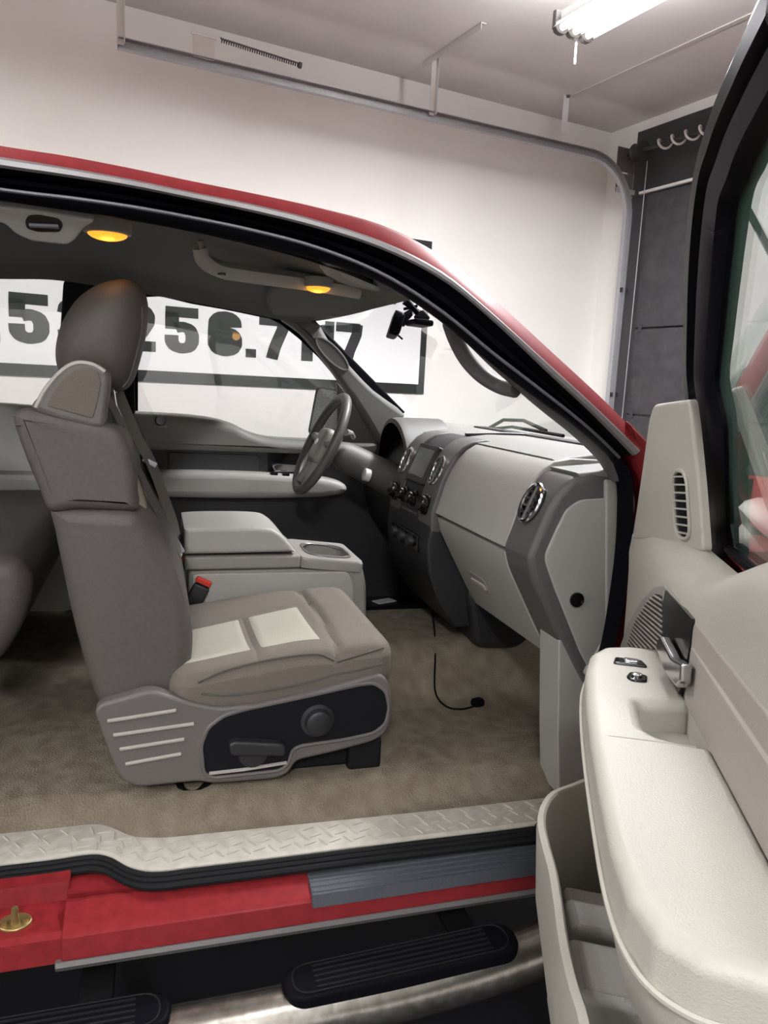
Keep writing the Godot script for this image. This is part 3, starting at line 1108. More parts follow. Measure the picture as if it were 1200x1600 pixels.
func build_sill(tk: Node3D):
	# scuff plate with raised tread marks, stepping in at the rear door
	var inner := [-120, 1313, 0, 1301, 79, 1293, 131, 1287, 157, 1286, 178, 1292, 199, 1302, 218, 1307, 262, 1307, 300, 1303, 420, 1291, 580, 1275, 740, 1258, 836, 1247, 900, 1240]
	var outer := [-120, 1362, 0, 1348, 79, 1339, 126, 1332, 152, 1330, 173, 1335, 194, 1347, 210, 1353, 231, 1357, 262, 1356, 300, 1351, 420, 1337, 620, 1312, 740, 1298, 836, 1286, 900, 1277]
	var a := []
	var b := []
	for i in range(0, inner.size(), 2):
		a.append(ph(inner[i], inner[i + 1], 0.563))
		b.append(ph(outer[i], outer[i + 1], 0.563))
	a.push_front(Vector3(-1.04, 0.563, a[0].z))
	b.push_front(Vector3(-1.04, 0.563, b[0].z))
	a = resample(cr(a, 5), 130)
	b = resample(cr(b, 5), 130)
	var mb := MB.new()
	mb.grid([mix_rows(a, a, 0, Vector3(0, -0.03, -0.004)), mix_rows(a, a, 0, Vector3(0, -0.004, 0)), mix_rows(a, b, 0.04), mix_rows(a, b, 0.93), mix_rows(b, b, 0, Vector3(0, -0.004, 0)), mix_rows(b, b, 0, Vector3(0, -0.02, 0.002)), mix_rows(b, b, 0, Vector3(0, -0.03, -0.02))])
	var sc := obj("scuff_plate", mb, M.scuff, tk, 30)
	# treads: short raised bars, alternately slanted
	var n := 74
	for i in n:
		for r in 3:
			var u := (i + 0.5 + (0.5 if r == 1 else 0.0)) / n * 129
			var k := int(u)
			if k > 127:
				continue
			var f := u - k
			var pa: Vector3 = a[k].lerp(a[k + 1], f)
			var pb: Vector3 = b[k].lerp(b[k + 1], f)
			var c := pa.lerp(pb, 0.24 + 0.26 * r) + Vector3(0, 0.0005, 0)
			var w := (pb - pa).normalized()
			var l: Vector3 = (a[k + 1] - a[k]).normalized()
			var d := (l + w * (0.9 if (i + r) % 2 == 0 else -0.9)).normalized()
			var t := MB.new()
			t.tube([c - d * 0.0135, c - d * 0.007, c + d * 0.007, c + d * 0.0135], [0.0012, 0.0026, 0.0026, 0.0012], 5)
			obj("tread", t, M.scuff, sc)
	# rubber seal below the plate: three ribs
	var ribs := MB.new()
	for e in [[0.006, -0.010, 0.006], [0.013, -0.016, 0.006], [0.021, -0.024, 0.0075]]:
		ribs.tube(mix_rows(b, b, 0, Vector3(0, e[1], e[0])), e[2], 8)
	obj("sill_weatherstrip", ribs, M.rubber_dull, tk)

	# rocker: painted ledge, outer face, bright lower moulding
	var xa := -1.1
	var xk := pz(98, 1435, 0.93).x
	var xt := pz(482, 1385, 0.92).x
	var xe := 1.12
	var prof := [Vector2(0.87, 0.44), Vector2(0.882, 0.528), Vector2(0.89, 0.5295), Vector2(0.948, 0.511), Vector2(0.956, 0.504), Vector2(0.966, 0.470), Vector2(0.962, 0.456), Vector2(0.90, 0.43)]
	mb = extrude_x(prof, xk, xe)
	obj("rocker_panel", mb, M.red, tk, 25)
	var low := [Vector2(0.80, 0.40), Vector2(0.80, 0.546), Vector2(0.852, 0.545), Vector2(0.862, 0.513), Vector2(0.94, 0.509), Vector2(0.951, 0.502), Vector2(0.961, 0.462), Vector2(0.90, 0.43)]
	mb = extrude_x(low, xa, xk + 0.004)
	obj("rocker_panel", mb, M.red, tk, 25)
	mb = extrude_x([Vector2(0.80, 0.44), Vector2(0.80, 0.53), Vector2(0.87, 0.53), Vector2(0.88, 0.44)], xk, xe)
	obj("sill_box", mb, M.red, tk)
	# ribbed tread along the front of the ledge
	mb = MB.new()
	var rib := []
	var p0 := Vector2(0.884, 0.5312)
	var p1 := Vector2(0.951, 0.5115)
	var nn := Vector2(p0.y - p1.y, p1.x - p0.x).normalized()
	for k in 37:
		var u := k / 36.0
		rib.append(p0.lerp(p1, u) + nn * (0.003 + 0.0018 * (1.0 if (k / 3) % 2 == 0 else 0.0)))
	rib.append(Vector2(0.9625, 0.496))
	rib.append(Vector2(0.957, 0.496))
	rib.append(Vector2(0.950, 0.508))
	rib.append(p0)
	mb = extrude_x(rib, xt, 1.08)
	obj("rocker_tread", mb, M.tread, tk, 25)
	mb = extrude_x([Vector2(0.955, 0.468), Vector2(0.968, 0.468), Vector2(0.971, 0.460), Vector2(0.966, 0.450), Vector2(0.945, 0.446)], xk - 0.01, xe)
	obj("rocker_moulding", mb, M.lip_metal, tk, 25)
	# underside and frame rail
	mb = MB.new()
	mb.box(Vector3(0.1, 0.38, 0.62), Vector3(3.0, 0.16, 0.09), 0.01)
	mb.box(Vector3(0.1, 0.38, -0.62), Vector3(3.0, 0.16, 0.09), 0.01)
	obj("frame_rail", mb, M.rubber_dull, tk)
	# latch striker at the rear of the ledge
	var sp := Vector3(pz(24, 1445, 0.905).x, 0.510, 0.905)
	mb = MB.new()
	mb.prism(ellipse(Vector2.ZERO, 0.028, 0.021), Transform3D(Basis(Vector3(1, 0, 0), Vector3(0, 0.12, -0.99), Vector3(0, 0.99, 0.12)), sp), 0.0, 0.006, 0.0, 0.003)
	var stk := obj("striker", mb, M.brass, tk, 38, "brass coloured latch striker")
	mb = MB.new()
	mb.tube([sp + Vector3(0, 0.004, 0.004), sp + Vector3(0.001, 0.034, 0.004)], [0.008, 0.006], 10)
	mb.tube([sp + Vector3(-0.016, 0.004, 0.004), sp + Vector3(-0.016, 0.012, 0.004)], 0.006, 8)
	mb.tube([sp + Vector3(0.017, 0.004, 0.002), sp + Vector3(0.017, 0.010, 0.002)], 0.005, 8)
	obj("striker_pin", mb, M.brass, stk)

func extrude_x(prof: Array, x0: float, x1: float) -> MB:
	# profile (z, y) pushed along x
	var o := []
	for q in prof:
		o.append(Vector2(-q.x, q.y))
	return MB.new().prism(o, Transform3D(Basis(Vector3(0, 0, -1), Vector3(0, 1, 0), Vector3(1, 0, 0)), Vector3.ZERO), x0, x1, 0.002, 0.002, 1)

func build_cab_back(tk: Node3D):
	var mb := MB.new()
	mb.box(Vector3(-1.06, 0.92, 0), Vector3(0.05, 0.86, 1.56), 0.01)
	mb.box(Vector3(-1.06, 1.76, 0), Vector3(0.05, 0.1, 1.42), 0.01)
	mb.box(Vector3(-1.06, 1.53, 0.62), Vector3(0.05, 0.4, 0.22), 0.01)
	mb.box(Vector3(-1.06, 1.53, -0.62), Vector3(0.05, 0.4, 0.22), 0.01)
	obj("cab_back", mb, M.trim_grey, tk)
	# driver-side rear quarter panel, window post and glass
	mb = MB.new()
	mb.prism(MB.round_poly([Vector2(-1.03, 0.5), Vector2(-0.12, 0.5), Vector2(-0.12, 1.335), Vector2(-0.5, 1.355), Vector2(-1.03, 1.36)], 0.02), flat(0), -0.80, -0.72, 0.0, 0.02)
	obj("quarter_trim", mb, M.trim_grey, tk)
	mb = MB.new()
	mb.box(Vector3(-0.575, 1.085, -0.665), Vector3(0.9, 0.075, 0.10), 0.02)
	obj("quarter_armrest", mb, M.trim_mid, tk)
	mb = MB.new()
	mb.prism(MB.round_poly([Vector2(-0.335, 1.33), Vector2(-0.065, 1.33), Vector2(-0.075, 1.79), Vector2(-0.30, 1.79)], 0.02), flat(0), -0.77, -0.69, 0.0, 0.015)
	obj("door_post", mb, M.rubber_dull, tk)
	mb = MB.new()
	mb.prism([Vector2(-1.0, 1.35), Vector2(-0.3, 1.34), Vector2(-0.3, 1.79), Vector2(-1.0, 1.79)], flat(0), -0.742, -0.739)
	obj("quarter_glass", mb, M.glass, tk)
	mb = MB.new()
	mb.prism([Vector2(-1.05, 0.5), Vector2(-0.13, 0.5), Vector2(-0.13, 1.32), Vector2(-1.05, 1.35)], flat(0), -0.97, -0.92, 0.0, 0.02)
	obj("quarter_panel", mb, M.red, tk)
	mb = MB.new()
	mb.prism([Vector2(-1.05, 0.45), Vector2(1.1, 0.45), Vector2(1.1, 0.55), Vector2(-1.05, 0.55)], flat(0), -0.95, -0.74, 0.01, 0.0)
	obj("far_rocker", mb, M.red, tk)

	# step bar along the rocker with rubber step pads
	var sb := thing("step_bar", Vector3(0.3, 0.30, 1.02), "chrome tubular step bar with black rubber step pads below the rocker", "step bar")
	var path := [Vector3(-1.1, 0.336, 1.035), Vector3(-0.3, 0.339, 1.035), Vector3(0.1, 0.341, 1.035), Vector3(0.4, 0.347, 1.035), Vector3(0.55, 0.356, 1.034), Vector3(0.66, 0.366, 1.03), Vector3(0.77, 0.38, 1.018), Vector3(0.87, 0.40, 0.98), Vector3(0.94, 0.415, 0.91), Vector3(0.97, 0.42, 0.82), Vector3(0.97, 0.42, 0.66)]
	obj("tube", MB.new().tube(cr(path, 8), 0.05, 24), M.worn_chrome, sb)
	for x in [[0.225, 0.69], [-0.62, 0.03]]:
		var c: float = (x[0] + x[1]) / 2
		var h: float = (x[1] - x[0]) / 2
		var t := Transform3D(Basis(Vector3(1, 0, 0), Vector3(0, 0, -1), Vector3(0, 1, 0)), Vector3(c, 0.354 if x[0] > 0 else 0.34, 1.027))
		if x[0] > 0:
			t.basis = Basis(Vector3(0, 0, 1), 0.05) * t.basis
		var pad := MB.new()
		pad.prism(MB.round_poly(rect(-h, -0.042, h, 0.042), 0.075, 10), t, 0.022, 0.060, 0.0, 0.010)
		var po := obj("step_pad", pad, M.rubber, sb)
		var line := MB.new()
		for k in 5:
			var y := -0.026 + k * 0.013
			line.tube([t * Vector3(-h + 0.06, y, 0.0605), t * Vector3(h - 0.06, y, 0.0605)], 0.0025, 5)
		line.tube(lift(MB.round_poly(rect(-h + 0.02, -0.035, h - 0.02, 0.035), 0.06, 8), t, 0.0605), 0.002, 5, true)
		obj("grip_ribs", line, M.rubber_dull, po)
	for x in [-0.1, 0.62]:
		var br := MB.new()
		br.box(Vector3(x, 0.36, 0.83), Vector3(0.06, 0.014, 0.40), 0.004)
		obj("bracket", br, M.rubber_dull, sb)

# ---------------------------------------------------------------- dashboard
var DASH := [Vector2(0.93, 1.335), Vector2(0.885, 1.327), Vector2(0.858, 1.310), Vector2(0.835, 1.285), Vector2(0.815, 1.25), Vector2(0.80, 1.215), Vector2(0.786, 1.165), Vector2(0.775, 1.128)]
var DASH_LOW := [Vector2(0.779, 1.118), Vector2(0.79, 1.078), Vector2(0.83, 1.005), Vector2(0.875, 0.925), Vector2(0.912, 0.862)]

func dash_poly(face: Array, back: Array, dx := 0.0) -> Array:
	var o := []
	for q in face:
		o.append(q + Vector2(dx, 0))
	o.append_array(back)
	return o

# a frame on the dash face at height y and place z: x towards the passenger, y up the face, z out of it
func dash_frame(y: float, z: float, out := 0.0) -> Transform3D:
	var all := DASH + DASH_LOW
	for i in all.size() - 1:
		if y <= all[i].y and y >= all[i + 1].y:
			var u: float = (all[i].y - y) / (all[i].y - all[i + 1].y)
			var q: Vector2 = all[i].lerp(all[i + 1], u)
			var t2: Vector2 = (all[i] - all[i + 1]).normalized()
			var t := Vector3(t2.x, t2.y, 0)
			var n := Vector3(-t2.y, t2.x, 0)
			return Transform3D(Basis(t.cross(n), t, n), Vector3(q.x, q.y, z) + n * out)
	return Transform3D(Basis(), Vector3(0.8, y, z))

func build_dash():
	var d := thing("dashboard", Vector3(0.95, 0.85, 0), "grey dashboard with glove box and dark centre stack under the windscreen", "dashboard")
	var back := [Vector2(1.28, 0.95), Vector2(1.28, 1.325), Vector2(1.1, 1.338)]
	# top pad
	var mb := MB.new()
	mb.prism([Vector2(0.890, 1.332), Vector2(1.0, 1.346), Vector2(1.12, 1.346), Vector2(1.27, 1.338), Vector2(1.27, 1.30), Vector2(0.9, 1.30)], flat(0), -0.74, 0.655, 0.01, 0.01)
	obj("top_pad", mb, M.top_pad, d)
	mb = MB.new()
	mb.prism([Vector2(0.875, 1.316), Vector2(1.0, 1.326), Vector2(1.06, 1.324), Vector2(1.06, 1.28), Vector2(0.9, 1.28)], flat(0), 0.655, 0.788, 0.0, 0.008)
	obj("top_pad", mb, M.top_pad, d)
	mb = MB.new()
	mb.tube([Vector3(0.93, 1.344, 0.02), Vector3(1.06, 1.349, 0.02), Vector3(1.15, 1.348, 0.02)], 0.006, 6)
	# defroster grille
	mb.box(Vector3(1.16, 1.345, 0.05), Vector3(0.05, 0.012, 0.9), 0.004)
	obj("defroster_grille", mb, M.trim_black, d)
	# passenger upper panel and glove box door
	mb = MB.new()
	mb.prism(dash_poly(DASH, [Vector2(1.2, 1.12), Vector2(1.2, 1.33)]), flat(0), 0.205, 0.668, 0.004, 0.004)
	obj("upper_panel", mb, M.trim_grey, d)
	mb = MB.new()
	mb.prism(dash_poly(DASH_LOW, [Vector2(0.96, 0.862), Vector2(1.1, 1.11)], -0.002), flat(0), 0.215, 0.668, 0.006, 0.006)
	var gb := obj("glove_box_door", mb, M.trim_grey, d)
	# latch recess: the shade and lit lip are put into the colours
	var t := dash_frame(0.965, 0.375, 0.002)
	obj("latch_pocket_shade", MB.new().prism(rect(-0.055, -0.026, 0.055, 0.026, 0.012), t, -0.004, 0.0015, 0.0, 0.001), M.trim_mid, gb)
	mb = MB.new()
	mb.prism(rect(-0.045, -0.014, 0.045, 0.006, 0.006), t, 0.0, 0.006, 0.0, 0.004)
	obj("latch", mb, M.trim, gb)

	# dark end band carrying the side vent
	var face := [Vector2(0.91, 1.318), Vector2(0.868, 1.306), Vector2(0.845, 1.288), Vector2(0.822, 1.256), Vector2(0.803, 1.216), Vector2(0.787, 1.17), Vector2(0.775, 1.135), Vector2(0.777, 1.118), Vector2(0.79, 1.078), Vector2(0.83, 1.005), Vector2(0.875, 0.925), Vector2(0.918, 0.855), Vector2(0.935, 0.83)]
	mb = MB.new()
	mb.prism(cr_open(face, [Vector2(0.99, 0.835), Vector2(1.0, 1.0), Vector2(1.0, 1.305)]), flat(0), 0.668, 0.793, 0.006, 0.016)
	obj("end_band", mb, M.trim_dark, d)
	# pale end cap with its round key hole, seen when the door is open
	t = flat(0.794)
	var cap := MB.round_poly(pls([950, 778, 905, 781, 884, 796, 868, 828, 851, 866, 852, 880, 865, 918, 888, 975, 906, 1020, 920, 1046, 944, 1000, 962, 900], t), 0.012, 4)
	mb = MB.new()
	mb.prism(cap, t, -0.03, 0.004, 0.0, 0.003)
	var ec := obj("end_cap", mb, M.trim_grey, d)
	var hc := pl(901, 937, flat(0.8))
	mb = MB.new()
	mb.lathe([Vector2(0.0165, 0.0), Vector2(0.0165, 0.0055), Vector2(0.0145, 0.0055), Vector2(0.013, 0.001), Vector2(0.0, 0.001)], Transform3D(Basis(), Vector3(hc.x, hc.y, 0.7985)), 24)
	obj("lock_hole_shade", mb, M.gloss_black, ec)  # shallow black disc: darkness of the hole is painted in
	# side vent
	round_vent(d, dash_frame(1.238, 0.722, 0.004), 0.036, 0.044)

	# centre stack: dark panel standing a little proud
	mb = MB.new()
	var cf := []
	for q in DASH:
		cf.append(q + Vector2(-0.006, 0.004))
	cf.append_array([Vector2(0.766, 1.09), Vector2(0.757, 1.03), Vector2(0.765, 0.95), Vector2(0.80, 0.86), Vector2(0.86, 0.78), Vector2(1.2, 0.78), Vector2(1.2, 1.33)])
	mb.prism(cf, flat(0), -0.205, 0.205, 0.008, 0.008)
	obj("centre_stack", mb, M.trim_black, d)
	mb = MB.new()
	var pf := []
	for q in DASH:
		pf.append(q + Vector2(-0.011, 0.007))
	pf.append_array([Vector2(0.766, 1.07), Vector2(0.9, 1.06), Vector2(0.98, 1.33)])
	mb.prism(pf, flat(0), 0.085, 0.206, 0.004, 0.006)
	obj("stack_side_panel", mb, M.trim_dark, d)
	mb = MB.new()
	mb.prism(pf, flat(0), -0.206, -0.095, 0.004, 0.006)
	obj("stack_side_panel", mb, M.trim_dark, d)
	# screen in its bezel
	t = dash_frame(1.245, -0.005, 0.013)
	mb = MB.new()
	mb.prism(rect(-0.085, -0.065, 0.085, 0.062, 0.008), t, -0.02, 0.002, 0.0, 0.003)
	var bz := obj("screen_bezel", mb, M.trim_black, d)
	mb = MB.new()
	mb.prism(rect(-0.068, -0.046, 0.068, 0.046, 0.003), t, 0.0, 0.004, 0.0, 0.001)
	obj("screen", mb, M.screen, bz, 38, "grey unlit display screen")
	for z in [0.145, -0.15]:
		round_vent(d, dash_frame(1.238, z, 0.013), 0.034, 0.042)
	# knobs and switch rows under the screen
	for e in [[0.145, 1.14, 0.026], [-0.06, 1.14, 0.02], [0.03, 1.14, 0.02], [-0.15, 1.14, 0.026]]:
		t = dash_frame(e[1], e[0], 0.011)
		mb = MB.new()
		mb.lathe([Vector2(e[2] * 1.25, -0.004), Vector2(e[2] * 1.25, 0.003), Vector2(e[2], 0.005), Vector2(e[2] * 0.92, 0.02), Vector2(e[2] * 0.8, 0.024), Vector2(0, 0.024)], t, 20)
		obj("knob", mb, M.gloss_black, d)
	for k in 5:
		t = dash_frame(1.10, -0.06 + k * 0.03, 0.012)
		obj("button", MB.new().prism(rect(-0.012, -0.008, 0.012, 0.008, 0.003), t, -0.006, 0.006, 0.0, 0.002), M.trim_dark, d)
	t = Transform3D(dash_frame(1.05, 0).basis, Vector3(0.759, 1.03, 0.0))
	obj("climate_panel", MB.new().box(Vector3(0.757, 1.02, 0), Vector3(0.012, 0.05, 0.26), 0.004), M.gloss_black, d)
	for k in 3:
		obj("knob", MB.new().lathe([Vector2(0.018, 0), Vector2(0.017, 0.016), Vector2(0.013, 0.019), Vector2(0, 0.019)], Transform3D(Basis(Vector3(0, 0, 1), Vector3(0, 1, 0), Vector3(-1, 0, 0)), Vector3(0.752, 1.02, -0.08 + 0.08 * k)), 16), M.trim_black, d)

	# driver's half: knee bolster and instrument hood
	mb = MB.new()
	mb.prism(dash_poly(DASH, [Vector2(0.81, 1.06), Vector2(0.85, 0.95), Vector2(0.93, 0.86), Vector2(1.2, 0.86), Vector2(1.2, 1.33)], 0.045), flat(0), -0.745, -0.205, 0.01, 0.004)
	obj("driver_panel", mb, M.trim_black, d)
	var hood := []
	var hin := []
	for k in 17:
		var a := PI * (k / 16.0)
		hood.append(Vector2(-0.375 - cos(a) * 0.185, 1.205 + sin(a) * 0.168))
		hin.append(Vector2(-0.375 - cos(a) * 0.168, 1.205 + sin(a) * 0.148))
	var rows := []
	for e in [[0.985, 0.0, hood], [0.83, 0.0, hood], [0.812, -0.004, hood], [0.808, 0.0, hin], [0.825, 0.0, hin], [0.93, -0.004, hin]]:
		var row := []
		for q in e[2]:
			row.append(Vector3(e[0] + (1.38 - q.y) * 0.05, q.y + e[1], q.x))
		rows.append(row)
	mb = MB.new()
	mb.grid(rows)
	mb = MB.new()
	mb.grid(rows.slice(0, 4))
	obj("instrument_hood", mb, M.shroud, d)
	mb = MB.new()
	mb.grid(rows.slice(3, 6))
	obj("hood_lining", mb, M.gloss_black, d)
	mb = MB.new()
	var fo := []
	for q in hin:
		fo.append(Vector2(q.x, q.y))
	mb.prism(fo, Transform3D(Basis(Vector3(0, 0, 1), Vector3(0, 1, 0), Vector3(-1, 0, 0)), Vector3(0.93, 0, 0)), -0.01, 0.0)
	obj("instrument_cluster", mb, M.gloss_black, d)
	# steering column shroud and ignition
	var ca := Vector3(0.60, 1.25, -0.375)
	var cb := Vector3(0.86, 1.13, -0.375)
	mb = MB.new()
	mb.tube([ca, ca.lerp(cb, 0.15), ca.lerp(cb, 0.6), cb], [0.035, 0.052, 0.058, 0.065], 14)
	obj("column_shroud", mb, M.shroud, d)
	mb = MB.new()
	var kc := pz(569, 741, -0.30)
	mb.lathe([Vector2(0.022, -0.02), Vector2(0.022, 0.0), Vector2(0.015, 0.004), Vector2(0.0, 0.002)], Transform3D(Basis(Vector3(0, 0, 1), Vector3(0.25, 0.97, 0), Vector3(-0.97, 0.25, 0)).orthonormalized(), kc), 18)
	obj("ignition_lock", mb, M.painted_steel, d, 38, "pale round ignition lock")
	mb = MB.new()
	mb.tube([Vector3(0.66, 1.30, -0.33), Vector3(0.63, 1.32, -0.24), Vector3(0.60, 1.325, -0.2)], [0.008, 0.008, 0.012], 8)
	obj("stalk", mb, M.trim_mid, d)
	mb = MB.new()
	mb.tube([Vector3(0.66, 1.22, -0.43), Vector3(0.64, 1.21, -0.5), Vector3(0.62, 1.20, -0.54)], [0.008, 0.009, 0.011], 8)
	obj("stalk", mb, M.trim_mid, d)
	# dark ducting below the dash
	mb = MB.new()
	mb.prism(MB.round_poly([Vector2(0.93, 0.86), Vector2(1.25, 0.86), Vector2(1.25, 1.1), Vector2(0.95, 1.0)], 0.02), flat(0), -0.74, 0.70, 0.01, 0.01)
	obj("under_dash", mb, M.trim_black, d)
	mb = MB.new()
	mb.prism(MB.round_poly([Vector2(0.92, 0.72), Vector2(1.2, 0.70), Vector2(1.2, 0.9), Vector2(0.88, 0.9)], 0.03), flat(0), -0.12, 0.23, 0.02, 0.02)
	obj("heater_box", mb, M.trim_black, d)

# points spread evenly round a closed outline, starting on its right
func resample_loop(o: Array, n: int) -> Array:
	var c := Vector2()
	for q in o:
		c += q / o.size()
	var best := 0
	for i in o.size():
		if absf((o[i] - c).angle()) < absf((o[best] - c).angle()):
			best = i
	var l := []
	for i in o.size() + 1:
		l.append(o[(best + i) % o.size()])
	return resample(l, n + 1).slice(0, n)

func cr_open(face: Array, rest: Array) -> Array:
	var o := cr(face, 3)
	o.append_array(rest)
	return o

func round_vent(parent: Node3D, t: Transform3D, rx: float, ry: float):
	var ring := MB.new()
	ring.tube(lift(ellipse(Vector2.ZERO, rx, ry, 0, 32), t, 0.002), 0.0055, 8, true)
	var v := obj("vent_ring", ring, M.chrome, parent, 38, "bright ring round an air vent")
	obj("vent_well", MB.new().prism(ellipse(Vector2.ZERO, rx, ry, 0, 28), t, -0.012, -0.003), M.gloss_black, v)
	for k in 4:
		var y := (-0.55 + 0.37 * k) * ry
		var w := rx * sqrt(1 - pow(y / ry, 2)) * 0.95
		obj("vent_slat", MB.new().prism(rect(-w, y - 0.0025, w, y + 0.0025), t, -0.003, 0.004, 0.0, 0.001, 1), M.trim_black, v)
	obj("vent_slat", MB.new().prism(rect(-0.005, -ry * 0.9, 0.005, ry * 0.9), t, -0.003, 0.006, 0.0, 0.002, 1), M.trim_dark, v)

# ---------------------------------------------------------------- console
func build_console():
	var c := thing("centre_console", Vector3(0.33, 0.55, 0), "grey centre console with lidded armrest between the front seats", "console")
	var mb := MB.new()
	mb.prism(cr_open([Vector2(0.078, 1.0), Vector2(0.08, 1.06), Vector2(0.09, 1.073), Vector2(0.20, 1.076), Vector2(0.30, 1.073), Vector2(0.335, 1.060), Vector2(0.362, 1.035), Vector2(0.387, 1.002)], []), flat(0), -0.138, 0.14, 0.012, 0.012)
	obj("lid", mb, M.trim_grey, c)
	mb = MB.new()
	mb.prism(MB.round_poly([Vector2(0.08, 0.955), Vector2(0.40, 0.955), Vector2(0.40, 0.994), Vector2(0.08, 0.994)], 0.006), flat(0), -0.136, 0.138, 0.008, 0.008)
	obj("lid_base", mb, M.trim_mid, c)
	mb = MB.new()
	mb.box(Vector3(0.045, 1.02, -0.02), Vector3(0.05, 0.07, 0.20), 0.012)
	obj("lid_hinge", mb, M.trim_mid, c)
	# front tray: a rim round a deep cup well
	var t := Transform3D(Basis(Vector3(0.99, -0.1, 0), Vector3(0, 0, -1), Vector3(0.1, 0.99, 0)).orthonormalized(), Vector3(0.495, 0.9775, 0.001))
	var wo := resample_loop(MB.round_poly(rect(-0.094, -0.137, 0.096, 0.137), 0.02, 5), 72)
	var wi := resample_loop(MB.round_poly(rect(-0.064, -0.098, 0.070, 0.075), 0.05, 8), 72)
	var rows := []
	for e in [[wo, 1.0, -0.03], [wo, 1.0, -0.006], [wo, 0.97, 0.0], [wi, 1.06, 0.0], [wi, 1.0, -0.003], [wi, 0.97, -0.05], [wi, 0.92, -0.085], [wi, 0.02, -0.088]]:
		var row := []
		for q in e[0]:
			row.append(t * Vector3(q.x * e[1], q.y * e[1], e[2]))
		rows.append(row)
	mb = MB.new()
	mb.grid(rows, true)
	var tray := obj("cup_tray", mb, M.trim_mid, c)
	mb = MB.new()
	mb.tube(lift(wi, t, 0.001), 0.0035, 6, true)
	obj("cup_rim", mb, M.lip_metal, tray)
	# body with its front post and the pale side panel
	mb = MB.new()
	mb.prism(rect(0.09, 0.55, 0.405, 0.953, 0.012), flat(0), -0.13, 0.13, 0.012, 0.012)
	var cheek := MB.round_poly([Vector2(0.39, 0.55), Vector2(0.60, 0.55), Vector2(0.605, 0.80), Vector2(0.60, 0.90), Vector2(0.588, 0.951), Vector2(0.39, 0.951)], 0.01)
	mb.prism(cheek, flat(0), 0.112, 0.13, 0.0, 0.01)
	mb.prism(cheek, flat(0), -0.13, -0.112, 0.01, 0.0)
	mb.prism(MB.round_poly([Vector2(0.58, 0.55), Vector2(0.60, 0.55), Vector2(0.605, 0.80), Vector2(0.60, 0.90), Vector2(0.588, 0.95), Vector2(0.575, 0.95)], 0.004), flat(0), -0.125, 0.125)
	obj("body", mb, M.trim_mid, c)
	mb = MB.new()
	mb.prism(MB.round_poly([Vector2(0.10, 0.57), Vector2(0.565, 0.57), Vector2(0.568, 0.80), Vector2(0.558, 0.92), Vector2(0.54, 0.944), Vector2(0.10, 0.946)], 0.02), flat(0.126), 0.0, 0.012, 0.0, 0.006)
	obj("side_panel", mb, M.trim_grey, c)

